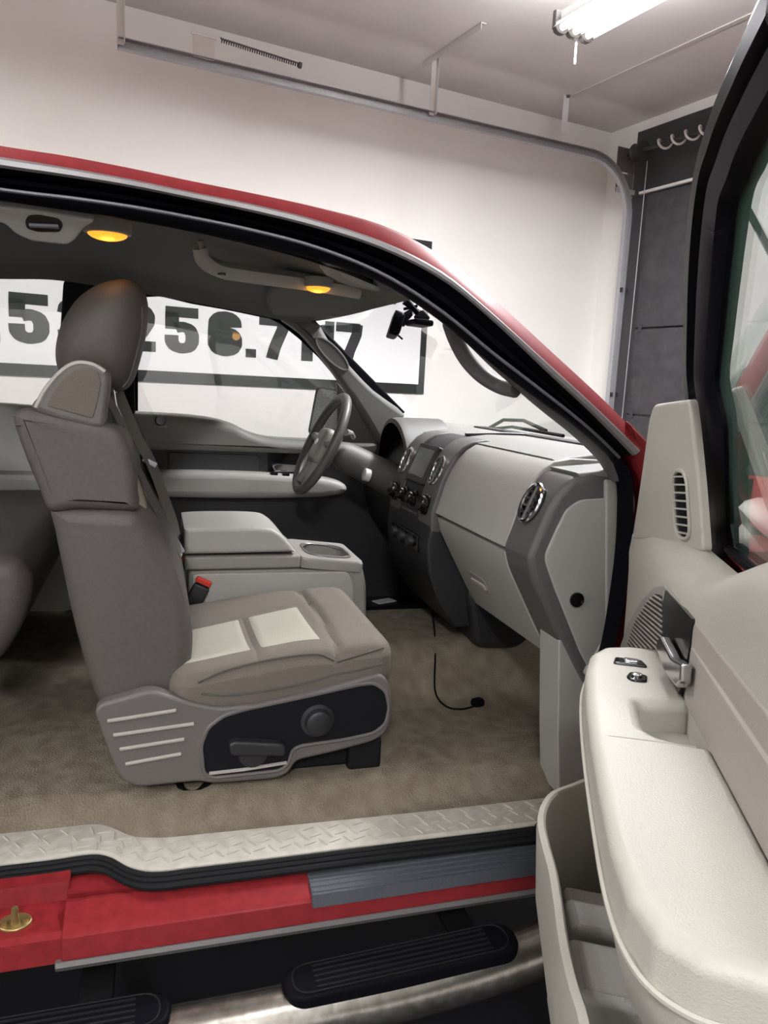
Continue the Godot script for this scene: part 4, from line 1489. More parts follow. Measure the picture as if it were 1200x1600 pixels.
# ---------------------------------------------------------------- seats
func seat(zc: float, m: float, shift: Vector3, label: String):
	var s := thing("bucket_seat", Vector3(0.2, 0.6, zc) + shift, label, "seat", "front bucket seats")
	# everything is laid out for the passenger seat (middle at z 0.38), then carried over
	var place := func(v: Vector3) -> Vector3:
		return Vector3(v.x, v.y, zc + m * (v.z - 0.38)) + shift
	var put := func(called: String, mb: MB, mt: Material, parent: Node, label2 := "") -> MeshInstance3D:
		mb.warp(place)
		if m < 0:
			mb.flip()
		return obj(called, mb, mt, parent, 38, label2)
	var t := flat(0.60)
	# backrest: lower shell, upper section
	var low := cr(pls([78, 796, 120, 793, 170, 794, 213, 798, 238, 820, 264, 860, 285, 910, 298, 962, 302, 1005, 298, 1045, 286, 1078, 262, 1104, 210, 1112, 168, 1112, 145, 1085, 117, 990, 97, 900, 84, 835], flat(0.615)), 4, true)
	var mb := MB.new()
	mb.prism(low, flat(0.38), -0.238, 0.238, 0.05, 0.035, 5)
	mb.warp(func(v): return Vector3(v.x, v.y, v.z + (0.012 * smoothstep(0.09, 0.0, absf(v.x + 0.06)) if v.z > 0.6 else 0.0)))
	var br: MeshInstance3D = put.call("backrest", mb, M.seat_vinyl, s)
	var upo := cr(pls([19, 654, 24, 643, 50, 637, 100, 648, 150, 657, 186, 672, 203, 698, 212, 740, 214, 775, 213, 799, 170, 799, 120, 797, 78, 800, 60, 765, 43, 725, 27, 682], flat(0.615)), 4, true)
	mb = MB.new()
	mb.prism(upo, flat(0.38), -0.24, 0.241, 0.03, 0.022, 4)
	put.call("upper_backrest", mb, M.seat_vinyl, s)
	# stitched seams
	mb = MB.new()
	mb.tube(cr(lift(pls([24, 664, 60, 662, 100, 667, 140, 678, 172, 692, 190, 708], flat(0.618)), flat(0.6185)), 4), 0.0022, 6)
	put.call("seam", mb, M.stitch, br)
	mb = MB.new()
	mb.tube(cr(lift(pls([206, 806, 226, 818, 248, 845, 270, 885, 285, 930, 291, 985, 287, 1030], flat(0.60)), flat(0.603)), 4), 0.0025, 6)
	put.call("seam", mb, M.stitch, br)
	# front face of the backrest: lighter centre between bolsters
	mb = MB.new()
	mb.prism(MB.round_poly([Vector2(-0.15, 0.83), Vector2(0.15, 0.83), Vector2(0.14, 1.30), Vector2(-0.14, 1.30)], 0.03), Transform3D(Basis(Vector3(0, 0, -1), Vector3(-0.27, 0.96, 0), Vector3(0.96, 0.27, 0)).orthonormalized(), Vector3(0.278, 0.07, 0.38)), -0.04, 0.02, 0.0, 0.015)
	put.call("backrest_insert", mb, M.seat_light, s)
	# belt tower at the outboard shoulder
	t = flat(0.585)
	var to := cr(pls([50, 640, 62, 616, 82, 590, 102, 571, 122, 563, 146, 567, 168, 580, 171, 600, 166, 640, 158, 670, 105, 660], flat(0.622)), 4, true)
	mb = MB.new()
	mb.prism(to, flat(0.585), -0.04, 0.036, 0.012, 0.012, 3)
	var tw: MeshInstance3D = put.call("belt_tower", mb, M.seat_plastic, s)
	mb = MB.new()
	mb.prism(MB.round_poly(pls([72, 634, 84, 610, 98, 591, 115, 578, 135, 572, 154, 580, 158, 600, 152, 630, 145, 654], flat(0.622)), 0.006), flat(0.6205), 0.0, 0.0035, 0.0, 0.002)
	put.call("tower_insert", mb, M.seat, tw)
	mb = MB.new()
	mb.tube(cr(lift(pls([56, 637, 68, 613, 86, 590, 104, 574, 122, 567, 145, 570, 164, 581], flat(0.62)), flat(0.6185)), 4), 0.005, 6)
	put.call("tower_edge", mb, M.seat_plastic_light, tw)
	# headrest on two posts
	var ho := cr(pls([86, 575, 83, 545, 92, 506, 114, 469, 140, 447, 170, 435, 200, 433, 221, 446, 231, 472, 228, 520, 219, 560, 208, 594, 192, 611, 165, 612, 120, 604, 96, 594], flat(0.45)), 4, true)
	mb = MB.new()
	mb.puff(ho, 0.235, 0.525, 2.6, 18)
	put.call("headrest", mb, M.seat_vinyl, s)
	mb = MB.new()
	mb.tube(cr(lift(pls([222, 480, 222, 515, 213, 555, 203, 590, 192, 605], flat(0.48)), flat(0.487)), 4), 0.002, 6)
	put.call("headrest_seam", mb, M.stitch, s)
	for z in [0.31, 0.45]:
		mb = MB.new()
		var q := pl(190, 604, flat(0.45))
		mb.tube([Vector3(q.x - 0.03, q.y + 0.05, z), Vector3(q.x - 0.005, q.y - 0.12, z)], 0.007, 8)
		put.call("headrest_post", mb, M.chrome, s)
	# cushion: a formed surface with sewn grooves, and the pale insert lying in it
	var rows := []
	for i in 65:
		var row := []
		for j in 57:
			row.append(cushion_point(lerpf(0.03, 0.53, i / 64.0), lerpf(0.146, 0.66, j / 56.0)))
		rows.append(row)
	var ring := []
	for j in 57:
		ring.append(rows[0][j])
	for i in range(1, 65):
		ring.append(rows[i][56])
	for j in range(55, -1, -1):
		ring.append(rows[64][j])
	for i in range(63, 0, -1):
		ring.append(rows[i][0])
	var mid := Vector3(0.28, 0, 0.403)
	var r2 := []
	for e in [[1.0, 0.0], [1.004, -0.03], [0.995, -0.06], [0.97, -0.075]]:
		var row := []
		for v in ring:
			var q := Vector3(v.x, 0, v.z)
			q = mid + (q - mid) * e[0]
			row.append(Vector3(q.x, v.y + e[1], q.z))
		r2.append(row)
	mb = MB.new()
	mb.grid(rows)
	mb.grid(r2, true)
	var cu: MeshInstance3D = put.call("cushion", mb, M.seat, s)
	for pair in [[[0.045, 0.35], [0.216, 0.323], [0.217, 0.618], [0.045, 0.632]], [[0.223, 0.322], [0.365, 0.30], [0.372, 0.612], [0.223, 0.617]]]:
		rows = []
		for i in 13:
			var row := []
			for j in 13:
				var a := Vector2(pair[0][0], pair[0][1]).lerp(Vector2(pair[1][0], pair[1][1]), i / 12.0)
				var b := Vector2(pair[3][0], pair[3][1]).lerp(Vector2(pair[2][0], pair[2][1]), i / 12.0)
				var q := a.lerp(b, j / 12.0)
				var edge := mini(mini(i, 12 - i), mini(j, 12 - j))
				row.append(cushion_point(q.x, q.y) + Vector3(0, -0.003 if edge == 0 else 0.0022, 0))
			rows.append(row)
		mb = MB.new()
		mb.grid(rows)
		put.call("cushion_insert", mb, M.seat_light, s, "pale cloth insert of the seat cushion")
	# piping along the cushion side
	mb = MB.new()
	mb.tube(cr(lift(pls([309, 1066, 350, 1048, 403, 1034, 455, 1025, 497, 1022, 522, 1032], flat(0.66)), flat(0.6605)), 5), 0.0026, 6)
	put.call("piping", mb, M.stitch, cu)
	mb = MB.new()
	mb.tube(cr(lift(pls([314, 1084, 360, 1086, 420, 1078, 480, 1066, 522, 1054, 560, 1047, 598, 1037], flat(0.66)), flat(0.660)), 5), 0.003, 6)
	put.call("piping", mb, M.stitch, cu)
	mb = MB.new()
	mb.tube(cr(lift(pls([527, 1034, 560, 1024, 600, 1012], flat(0.66)), flat(0.6595)), 5), 0.0026, 6)
	put.call("piping", mb, M.stitch, cu)
	mb = MB.new()
	mb.box(Vector3(0.075, 0.80, 0.60), Vector3(0.06, 0.09, 0.06), 0.02)
	put.call("cushion_skirt", mb, M.seat_light, s)
	# side valance with ribs, dark recess, recline lever and lumbar knob
	var vo := MB.round_poly(pls([147, 1112, 158, 1100, 228, 1080, 244, 1081, 290, 1096, 335, 1107, 400, 1102, 480, 1084, 560, 1062, 592, 1053, 606, 1062, 613, 1085, 614, 1120, 605, 1146, 584, 1160, 520, 1177, 462, 1190, 452, 1210, 430, 1219, 330, 1226, 312, 1222, 212, 1232, 190, 1220, 174, 1188], flat(0.672)), 0.02, 4)
	mb = MB.new()
	mb.prism(vo, flat(0.655), -0.02, 0.016, 0.006, 0.008, 3)
	var va: MeshInstance3D = put.call("valance", mb, M.seat_plastic, s)
	var ro := MB.round_poly(pls([318, 1208, 314, 1165, 325, 1137, 350, 1118, 385, 1108, 470, 1090, 560, 1070, 585, 1067, 603, 1080, 608, 1105, 603, 1130, 585, 1145, 540, 1155, 470, 1165, 457, 1171, 450, 1195, 436, 1204, 332, 1215], flat(0.672)), 0.012, 4)
	mb = MB.new()
	mb.prism(ro, flat(0.671), -0.002, 0.0012)
	put.call("control_recess", mb, M.navy_black, va, "dark control panel on the seat side")
	mb = MB.new()
	mb.tube(lift(ro, flat(0.6715)), 0.0045, 6, true)
	put.call("recess_rim", mb, M.seat_plastic, va)
	for e in [[168, 1127, 275, 1110], [177, 1149, 303, 1131], [187, 1171, 288, 1155], [196, 1194, 283, 1178]]:
		mb = MB.new()
		mb.tube(lift(pls(e, flat(0.672)), flat(0.6715)), 0.0042, 8)
		put.call("rib", mb, M.seat_plastic_light, va)
	var kc := pl(497, 1128, flat(0.68))
	mb = MB.new()
	mb.lathe([Vector2(0.038, -0.002), Vector2(0.038, 0.004), Vector2(0.03, 0.006), Vector2(0.028, 0.022), Vector2(0.022, 0.026), Vector2(0, 0.026)], Transform3D(Basis(), Vector3(kc.x, kc.y, 0.671)), 22)
	put.call("lumbar_knob", mb, M.trim_black, va)
	var lc := pl(396, 1178, flat(0.68))
	mb = MB.new()
	mb.lathe([Vector2(0.034, 0), Vector2(0.032, 0.008), Vector2(0, 0.010)], Transform3D(Basis(), Vector3(lc.x, lc.y, 0.671)), 22)
	mb.prism(MB.round_poly(pls([357, 1163, 365, 1157, 440, 1161, 447, 1166, 445, 1181, 360, 1180], flat(0.69)), 0.006), flat(0.674), 0.0, 0.022, 0.0, 0.006)
	put.call("recline_lever", mb, M.trim_black, va)
	mb = MB.new()
	mb.tube(lift(pls([327, 1209, 380, 1203, 448, 1192], flat(0.675)), flat(0.674)), 0.004, 6)
	put.call("grip_bar", mb, M.seat_plastic_light, va)
	# runners
	mb = MB.new()
	mb.box(Vector3(0.22, 0.635, 0.60), Vector3(0.52, 0.07, 0.05), 0.008)
	mb.box(Vector3(0.22, 0.63, 0.18), Vector3(0.56, 0.06, 0.05), 0.008)
	mb.box(Vector3(0.22, 0.70, 0.39), Vector3(0.44, 0.16, 0.40), 0.02)
	mb.box(Vector3(0.47, 0.635, 0.625), Vector3(0.08, 0.075, 0.05), 0.008)
	put.call("runner", mb, M.rubber_dull, s)
	mb = MB.new()
	var fc := pz(305, 1234, 0.66)
	mb.tube(cr([Vector3(fc.x - 0.035, fc.y + 0.012, 0.63), Vector3(fc.x - 0.025, fc.y, 0.66), Vector3(fc.x + 0.005, fc.y - 0.002, 0.668), Vector3(fc.x + 0.045, fc.y + 0.012, 0.63)], 5), 0.008, 8)
	put.call("release_bar", mb, M.gloss_black, s)
	# buckle on the inboard side
	var bc := pz(308, 925, 0.14)
	mb = MB.new()
	mb.box(Vector3(bc.x - 0.01, bc.y - 0.03, 0.14), Vector3(0.045, 0.11, 0.026), 0.006, Basis(Vector3(0, 0, 1), -0.45))
	var bu: MeshInstance3D = put.call("buckle", mb, M.trim_black, s)
	mb = MB.new()
	mb.box(Vector3(bc.x + 0.017, bc.y + 0.030, 0.14), Vector3(0.044, 0.016, 0.024), 0.004, Basis(Vector3(0, 0, 1), -0.45))
	put.call("release_button", mb, M.red_button, bu, "red buckle release button")
	# belt webbing running down the front of the backrest
	mb = MB.new()
	var wp := []
	for e in [[170, 625, 0.53], [186, 655, 0.50], [204, 705, 0.47], [222, 745, 0.44], [246, 795, 0.41], [266, 830, 0.38], [282, 862, 0.35]]:
		wp.append(pz(e[0], e[1], e[2]))
	mb.sweep(cr(wp, 4), [Vector2(-0.023, -0.001), Vector2(0.023, -0.001), Vector2(0.023, 0.001), Vector2(-0.023, 0.001)], Vector3(0.93, 0.3, 0.2))
	put.call("belt_webbing", mb, M.webbing, s)
	mb = MB.new()
	wp = []
	for e in [[184, 612, 0.42], [200, 650, 0.40], [218, 690, 0.38], [236, 722, 0.36], [252, 765, 0.34], [270, 815, 0.33], [276, 840, 0.32]]:
		wp.append(pz(e[0], e[1], e[2]))
	mb.sweep(cr(wp, 4), [Vector2(-0.02, -0.001), Vector2(0.02, -0.001), Vector2(0.02, 0.001), Vector2(-0.02, 0.001)], Vector3(0.8, 0.3, 0.5))
	put.call("belt_webbing", mb, M.webbing, s)
	mb = MB.new()
	mb.box(pz(234, 722, 0.365), Vector3(0.035, 0.012, 0.012), 0.003, Basis(Vector3(0, 0, 1), -0.5))
	put.call("belt_guide", mb, M.galvanised, s)
	mb = MB.new()
	mb.box(pz(278, 850, 0.33), Vector3(0.012, 0.05, 0.006), 0.002, Basis(Vector3(0, 0, 1), 0.5))
	put.call("belt_tongue", mb, M.galvanised, s)

# a point of the cushion's top: crowned, rolled off at the rim, grooved along its seams
func cushion_point(x: float, z: float) -> Vector3:
	var hx := 0.25
	var hz := 0.257
	var q := Vector2(x - 0.28, z - 0.403)
	# keep inside a rectangle with round corners
	var rc := 0.05
	var k := Vector2(maxf(absf(q.x) - (hx - rc), 0), maxf(absf(q.y) - (hz - rc), 0))
	if k.length() > rc:
		k = k.normalized() * rc
		q = Vector2(signf(q.x) * (minf(absf(q.x), hx - rc) + k.x), signf(q.y) * (minf(absf(q.y), hz - rc) + k.y))
	var e := rc - k.length() if (k.x > 0 and k.y > 0) else minf(hx - absf(q.x), hz - absf(q.y))
	var r := 0.045
	var y := 0.902
	if e < r:
		y -= (r - sqrt(maxf(0.0, r * r - pow(r - e, 2)))) * 0.85
	x = q.x + 0.28
	z = q.y + 0.403
	# bolsters stand a little over the middle, the front roll rises
	y += 0.012 * pow(clampf(absf(q.y) / 0.2, 0, 1), 3) * smoothstep(0.42, 0.3, x)
	y += 0.008 * smoothstep(0.36, 0.46, x)
	y -= 0.048 * clampf((0.40 - x) / 0.34, 0, 1.1)
	var seam := 0.39 + 0.012 * sin((z - 0.15) * 6.0)
	y -= 0.012 * exp(-pow((x - seam) / 0.010, 2))
	if x < seam:
		var zf := lerpf(0.35, 0.30, (x - 0.045) / 0.32)
		y -= 0.006 * exp(-pow((x - 0.220) / 0.006, 2)) * smoothstep(zf - 0.01, zf + 0.01, z)
		y -= 0.006 * exp(-pow((z - zf + 0.004) / 0.007, 2))
	return Vector3(x, y, z)

# add points so that no edge of an outline is longer than step
func dense(o: Array, step: float) -> Array:
	var out := []
	for i in o.size():
		var a: Vector2 = o[i]
		var b: Vector2 = o[(i + 1) % o.size()]
		var n := maxi(1, int(a.distance_to(b) / step))
		for k in n:
			out.append(a.lerp(b, float(k) / n))
	return out

func build_seats():
	seat(0.38, 1.0, Vector3.ZERO, "taupe passenger bucket seat with pale cushion insert beside the open door")
	seat(-0.40, -1.0, Vector3(-0.03, -0.01, 0), "taupe driver's bucket seat behind the steering wheel")
	# rear bench across the back of the cab
	var r := thing("rear_bench", Vector3(-0.75, 0.55, 0), "taupe rear bench seat behind the front seats", "seat")
	var mb := MB.new()
	mb.prism(cr([Vector2(-0.95, 0.85), Vector2(-0.5, 0.81), Vector2(-0.37, 0.80), Vector2(-0.31, 0.86), Vector2(-0.27, 0.96), Vector2(-0.275, 1.03), Vector2(-0.34, 1.065), Vector2(-0.6, 1.06), Vector2(-0.95, 1.03)], 4, true), flat(0), -0.66, 0.42, 0.05, 0.05, 5)
	obj("cushion", mb, M.seat_vinyl, r)
	mb = MB.new()
	mb.prism(cr([Vector2(-0.98, 1.0), Vector2(-0.82, 1.0), Vector2(-0.84, 1.2), Vector2(-0.88, 1.42), Vector2(-1.0, 1.42)], 4, true), flat(0), -0.66, 0.55, 0.04, 0.04, 4)
	obj("backrest", mb, M.seat_vinyl, r)
	mb = MB.new()
	mb.prism(MB.round_poly([Vector2(-0.95, 0.6), Vector2(-0.50, 0.6), Vector2(-0.47, 0.81), Vector2(-0.95, 0.81)], 0.03), flat(0), -0.62, 0.44, 0.02, 0.02)
	obj("seat_box", mb, M.rubber_dull, r)

# ---------------------------------------------------------------- driver's door, closed
func build_driver_side():
	var d := thing("driver_door", Vector3(0.45, 0.55, -0.78), "closed driver's door with grey armrest and chrome handle behind the steering wheel", "car door")
	var mb := MB.new()
	var t := flat(-0.70)
	var belt := [Vector2(-0.08, 1.335), Vector2(0.06, 1.334), Vector2(0.2, 1.325), Vector2(0.29, 1.305), Vector2(0.37, 1.27), Vector2(0.45, 1.254), Vector2(0.60, 1.250), Vector2(0.84, 1.25)]
	var sm := cr(belt, 4)
	var o := sm.duplicate()
	o.append_array([Vector2(0.99, 1.25), Vector2(0.99, 1.20), Vector2(-0.08, 1.205)])
	mb.prism(o, t, -0.24, 0.0, 0.0, 0.028, 4)
	var upn := obj("upper_trim", mb, M.trim_mid, d)
	var lk := pl(251, 657, flat(-0.695))
	mb = MB.new()
	mb.lathe([Vector2(0.02, -0.01), Vector2(0.02, 0.003), Vector2(0.015, 0.004), Vector2(0.0, 0.0015)], Transform3D(Basis(), Vector3(lk.x, lk.y, -0.70)), 18)
	obj("lock_recess", mb, M.gloss_black, upn)
	obj("lock_shelf", MB.new().box(Vector3(lk.x, lk.y - 0.022, -0.695), Vector3(0.05, 0.006, 0.02), 0.002), M.trim, upn)
	# recessed insert and its raised field
	mb = MB.new()
	mb.prism(rect(-0.08, 1.04, 0.99, 1.215), t, -0.08, -0.022)
	obj("insert", mb, M.trim_black, d)
	mb = MB.new()
	mb.prism(MB.round_poly(pls([262, 706, 405, 711, 404, 738, 262, 735], flat(-0.715)), 0.008), flat(-0.722), -0.01, 0.006, 0.0, 0.005)
	obj("insert_field", mb, M.insert_dark, d)
	# handle bezel and chrome pull
	mb = MB.new()
	mb.prism(MB.round_poly(pls([419, 702, 480, 704, 480, 744, 419, 742], flat(-0.715)), 0.006), flat(-0.722), -0.01, 0.004, 0.0, 0.003)
	var bz := obj("handle_bezel", mb, M.gloss_black, d)
	mb = MB.new()
	mb.prism(MB.round_poly(pls([425, 727, 432, 724, 465, 727, 462, 737, 430, 737], flat(-0.70)), 0.006), flat(-0.71), -0.005, 0.012, 0.0, 0.004)
	obj("door_handle", mb, M.chrome, bz, 38, "chrome pull handle")
	# armrest with switch pad
	mb = MB.new()
	mb.prism(cr([Vector2(-0.09, 1.05), Vector2(-0.08, 1.12), Vector2(0.1, 1.134), Vector2(0.35, 1.132), Vector2(0.62, 1.118), Vector2(0.72, 1.09), Vector2(0.70, 1.05), Vector2(0.5, 1.035), Vector2(0.1, 1.035)], 4, true), flat(-0.70), -0.04, 0.05, 0.0, 0.025, 4)
	var am := obj("armrest", mb, M.trim_grey, d)
	for k in 3:
		obj("window_switch", MB.new().box(Vector3(0.44 + 0.045 * k, 1.128 - 0.003 * k, -0.675), Vector3(0.028, 0.014, 0.03), 0.004), M.gloss_black, am)
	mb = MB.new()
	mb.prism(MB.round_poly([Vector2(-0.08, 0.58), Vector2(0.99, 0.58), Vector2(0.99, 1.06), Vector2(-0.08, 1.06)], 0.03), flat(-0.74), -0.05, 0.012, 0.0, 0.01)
	obj("lower_trim_shade", mb, M.trim_black, d)  # black here paints in the shade on the lower door
	mb = MB.new()
	mb.prism(MB.round_poly([Vector2(0.0, 0.60), Vector2(0.76, 0.60), Vector2(0.80, 0.78), Vector2(0.1, 0.80)], 0.04), flat(-0.74), 0.0, 0.03, 0.0, 0.015)
	obj("map_pocket", mb, M.trim_black, d)
	# outer skin, glass, corner sail
	mb = MB.new()
	var sk := []
	for q in sm:
		sk.append(q + Vector2(0, -0.02))
	sk.append_array([Vector2(1.08, 1.24), Vector2(1.08, 0.5), Vector2(-0.1, 0.5)])
	mb.prism(sk, flat(-0.97), 0.0, 0.05, 0.02, 0.0)
	obj("outer_skin", mb, M.red, d)
	mb = MB.new()
	var gp := [Vector2(-0.08, 1.78), Vector2(-0.08, 1.30), Vector2(0.3, 1.27), Vector2(0.5, 1.24), Vector2(0.84, 1.24), Vector2(0.84, 1.40), Vector2(0.72, 1.52), Vector2(0.55, 1.66), Vector2(0.40, 1.73), Vector2(0.2, 1.76)]
	mb.prism(gp, flat(-0.765), 0.0, 0.003)
	obj("window_glass", mb, M.glass, d)
	mb = MB.new()
	mb.prism(pls([527, 597, 541, 612, 592, 688, 596, 716, 540, 716, 527, 700], flat(-0.73)), flat(-0.73), -0.02, 0.0, 0.0, 0.008)
	obj("corner_sail", mb, M.trim_dark, d)
	mb = MB.new()
	mb.tube(cr(lift(pls([212, 642, 212, 560, 214, 462, 300, 471, 400, 490, 440, 503, 500, 556, 545, 612, 560, 634], flat(-0.745)), flat(-0.745)), 2), 0.009, 6)
	obj("window_seal", mb, M.rubber, d)
	# mirror outside
	var mt := frame3(pz(484, 675, -1.10), pz(535, 684, -1.05), pz(486, 614, -1.10))
	mb = MB.new()
	mb.prism(MB.round_poly([Vector2(-0.01, -0.012), Vector2(0.20, -0.012), Vector2(0.2, 0.205), Vector2(-0.002, 0.205)], 0.025), mt, -0.10, 0.0, 0.04, 0.006)
	var mr := obj("side_mirror", mb, M.rubber_dull, d)
	mb = MB.new()
	mb.prism(MB.round_poly([Vector2(0.0, 0.0), Vector2(0.19, 0.0), Vector2(0.19, 0.195), Vector2(0.008, 0.195)], 0.02), mt, 0.0, 0.0015)
	obj("mirror_glass", mb, M.mirror_wet, mr)
	mb = MB.new()
	mb.tube([mt * Vector3(0.17, 0.03, -0.05), Vector3(0.86, 1.24, -0.95)], [0.03, 0.035], 8)
	obj("mirror_arm", mb, M.rubber_dull, mr)

	# steering wheel
	var ctr := Vector3(0.557, 1.272, -0.375)
	var ax := Vector3(-0.906, 0.42, 0).normalized()
	var wt := Transform3D(Basis(Vector3(0, 0, 1), ax.cross(Vector3(0, 0, 1)), ax), ctr)
	wt.basis = Basis(ax.cross(Vector3(0, 0, 1)).cross(ax) * 1.0, ax.cross(Vector3(0, 0, 1)), ax).orthonormalized()
	var w := thing("steering_wheel", ctr, "dark grey steering wheel in front of the driver's seat", "steering wheel")
	mb = MB.new()
	mb.tube(lift(ellipse(Vector2.ZERO, 0.178, 0.178, 0, 48), wt), 0.0165, 12, true)
	obj("rim", mb, M.wheel, w)
	mb = MB.new()
	var yy := wt.basis.y
	mb.prism(MB.round_poly(rect(-0.062, -0.075, 0.062, 0.06), 0.035, 5), wt, -0.05, 0.016, 0.01, 0.02, 3)
	var hub := obj("hub", mb, M.trim_mid, w)
	mb = MB.new()
	mb.prism(ellipse(Vector2(0, 0.0), 0.022, 0.012), wt, 0.014, 0.019, 0.0, 0.002)
	obj("emblem", mb, M.chrome, hub)
	for e in [[Vector2(-0.06, 0.01), Vector2(-0.172, 0.02)], [Vector2(0.06, 0.01), Vector2(0.172, 0.02)], [Vector2(-0.03, -0.07), Vector2(-0.07, -0.162)], [Vector2(0.03, -0.07), Vector2(0.07, -0.162)]]:
		mb = MB.new()
		mb.tube([wt * Vector3(e[0].x, e[0].y, -0.012), wt * Vector3(e[1].x, e[1].y, -0.002)], [0.02, 0.014], 8)
		obj("spoke", mb, M.trim_mid, w)

# ---------------------------------------------------------------- passenger door, open
func belt_y(s: float) -> float:
	return 1.247 + 0.088 * smoothstep(0.62, 0.98, s)

func build_open_door():
	var d := thing("passenger_door", dw(0.6, 0.5, 0.0), "open passenger door with cream trim, armrest and map pocket", "car door")
	# the trim plane leans a little to the hinge
	var sx := (SD - NI * 0.06).normalized()
	var tt := Transform3D(Basis(sx, UP, sx.cross(UP)), dw(0, 0, 0.125))
	# trim panel
	var rows := []
	for i in 33:
		var s := lerpf(0.145, 1.24, i / 32.0)
		var yb := belt_y(s)
		var row := []
		for q in [[yb - 0.03, -0.082], [yb + 0.002, -0.074], [yb + 0.008, -0.058], [yb + 0.004, -0.036], [yb - 0.012, -0.012], [yb - 0.035, 0.0], [yb - 0.07, 0.003], [1.14, 0.0], [1.08, -0.002], [0.98, -0.004], [0.80, -0.012], [0.55, -0.02], [0.50, -0.04], [0.50, -0.10], [yb - 0.05, -0.12]]:
			row.append(tt * Vector3(s, q[0], q[1]))
		rows.append(row)
	var mb := MB.new()
	mb.grid(rows, true)
	for e in [0, 32]:
		var c := Vector3.ZERO
		for v in rows[e]:
			c += v / rows[e].size()
		for k in rows[e].size():
			mb.tri(c, rows[e][k], rows[e][(k + 1) % rows[e].size()])
	obj("trim_panel", mb, M.trim, d)
	# outer skin
	rows = []
	for i in 17:
		var s := lerpf(0.02, 1.26, i / 16.0)
		var yb := belt_y(s)
		var row := []
		for q in [[yb - 0.02, -0.02], [yb - 0.02, -0.055], [1.0, -0.095], [0.75, -0.10], [0.48, -0.085], [0.47, -0.03]]:
			row.append(dw(s, q[0], q[1]))
		rows.append(row)
	mb = MB.new()
	mb.grid(rows)
	obj("outer_skin", mb, M.red, d)
	# insert field above the armrest
	mb = MB.new()
	var io := MB.round_poly(pls([1072, 1098, 1083, 1000, 1090, 968, 1200, 1107], tt), 0.01)
	mb.prism(MB.round_poly([pl(1073, 1098, tt), pl(1089, 970, tt), pl(1200, 1108, tt), Vector2(1.22, 1.205), Vector2(1.22, 1.10)], 0.012), tt, -0.01, 0.004, 0.0, 0.003)
	var ins := obj("insert_panel", mb, M.trim_insert, d)
	mb = MB.new()
	mb.tube([tt * v3(pl(1088, 1014, tt), 0.004), tt * v3(pl(1140, 1090, tt), 0.004), tt * v3(pl(1225, 1215, tt), 0.004)], [0.002, 0.0045, 0.005], 8)
	obj("insert_ridge", mb, M.trim_insert, ins)

	# corner sail with its air outlet
	var st := frame3(dw(0.181, 1.219, 0.118), dw(0.470, 1.240, 0.045), dw(0.312, 1.474, 0.118))
	mb = MB.new()
	mb.prism(MB.round_poly(pls([990, 842, 998, 790, 1008, 720, 1017, 655, 1024, 632, 1080, 624, 1086, 670, 1095, 760, 1103, 864, 1060, 852, 1020, 843], st), 0.012, 4), st, -0.010, 0.004, 0.0, 0.005)
	var sail := obj("corner_sail", mb, M.trim, d)
	var va := pl(1062, 735, st, 0.004)
	var vb := pl(1069, 842, st, 0.004)
	var ux := (vb - va).normalized()
	var half: float = (pl(1077, 790, st, 0.004) - pl(1055, 790, st, 0.004)).length() / 2
	var L := (vb - va).length()
	var vt := Transform3D(Basis((st.basis.x * -ux.y + st.basis.y * ux.x), (st.basis.x * -ux.x + st.basis.y * -ux.y), st.basis.z).orthonormalized(), st * Vector3((va.x + vb.x) / 2, (va.y + vb.y) / 2, 0.004))
	mb = MB.new()
	var slot := MB.round_poly(rect(-half, -L / 2, half, L / 2), half * 0.98, 6)
	mb.tube(lift(slot, vt, 0.0008), 0.0036, 6, true)
	var vr := obj("vent_frame", mb, M.trim, sail)
	mb = MB.new()
	mb.prism(slot, vt, -0.006, 0.0006)
	obj("vent_well", mb, M.gloss_black, vr)
	for k in 8:
		var y := -L / 2 + L * (k + 0.75) / 8.5
		obj("vent_slat", MB.new().box(vt * Vector3(0, y, 0.0016), Vector3(half * 1.9, 0.0026, 0.003), 0.0, vt.basis), M.trim, vr)

	# window frame and glass: they lean in towards the roof
	var wy := (UP + NI * 0.29).normalized()
	var wt := Transform3D(Basis(SD, wy, SD.cross(wy)), dw(0, 1.25, -0.018))
	var outer := [1102, 862, 1097, 740, 1083, 625, 1082, 590, 1083, 500, 1086, 400, 1095, 310, 1112, 230, 1140, 150, 1175, 75, 1200, 20, 1250, -75]
	var innr := [1141, 873, 1138, 802, 1136, 700, 1134, 656, 1122, 600, 1127, 540, 1136, 450, 1142, 390, 1151, 317, 1165, 285, 1178, 250, 1200, 206, 1260, 110]
	var oo := resample(cr(pls(outer, wt), 5), 60)
	var ii := resample(cr(pls(innr, wt), 5), 60)
	rows = []
	for e in [[oo, 0.0, -0.03], [oo, 0.0, 0.0], [oo, 0.10, 0.018], [oo, 0.42, 0.024], [oo, 0.50, 0.012], [oo, 0.56, 0.012], [oo, 0.62, 0.020], [oo, 0.9, 0.016], [oo, 1.0, 0.004], [oo, 1.0, -0.03]]:
		var row := []
		for i in 60:
			var q: Vector2 = oo[i].lerp(ii[i], e[1])
			row.append(wt * Vector3(q.x, q.y, e[2]))
		rows.append(row)
	mb = MB.new()
	mb.grid(rows, false, true)
	obj("window_frame", mb, M.rubber, d)
	var tip: Vector2 = oo[59].lerp(ii[59], 0.5)
	mb = MB.new()
	mb.tube(cr([wt * Vector3(tip.x, tip.y, 0), wt * Vector3(1.14, maxf(tip.y, 0.51) + 0.01, 0), wt * Vector3(1.205, 0.47, 0), wt * Vector3(1.225, 0.28, 0), wt * Vector3(1.235, 0.06, 0)], 6), 0.024, 10)
	obj("rear_frame", mb, M.rubber, d)
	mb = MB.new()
	var oe := []
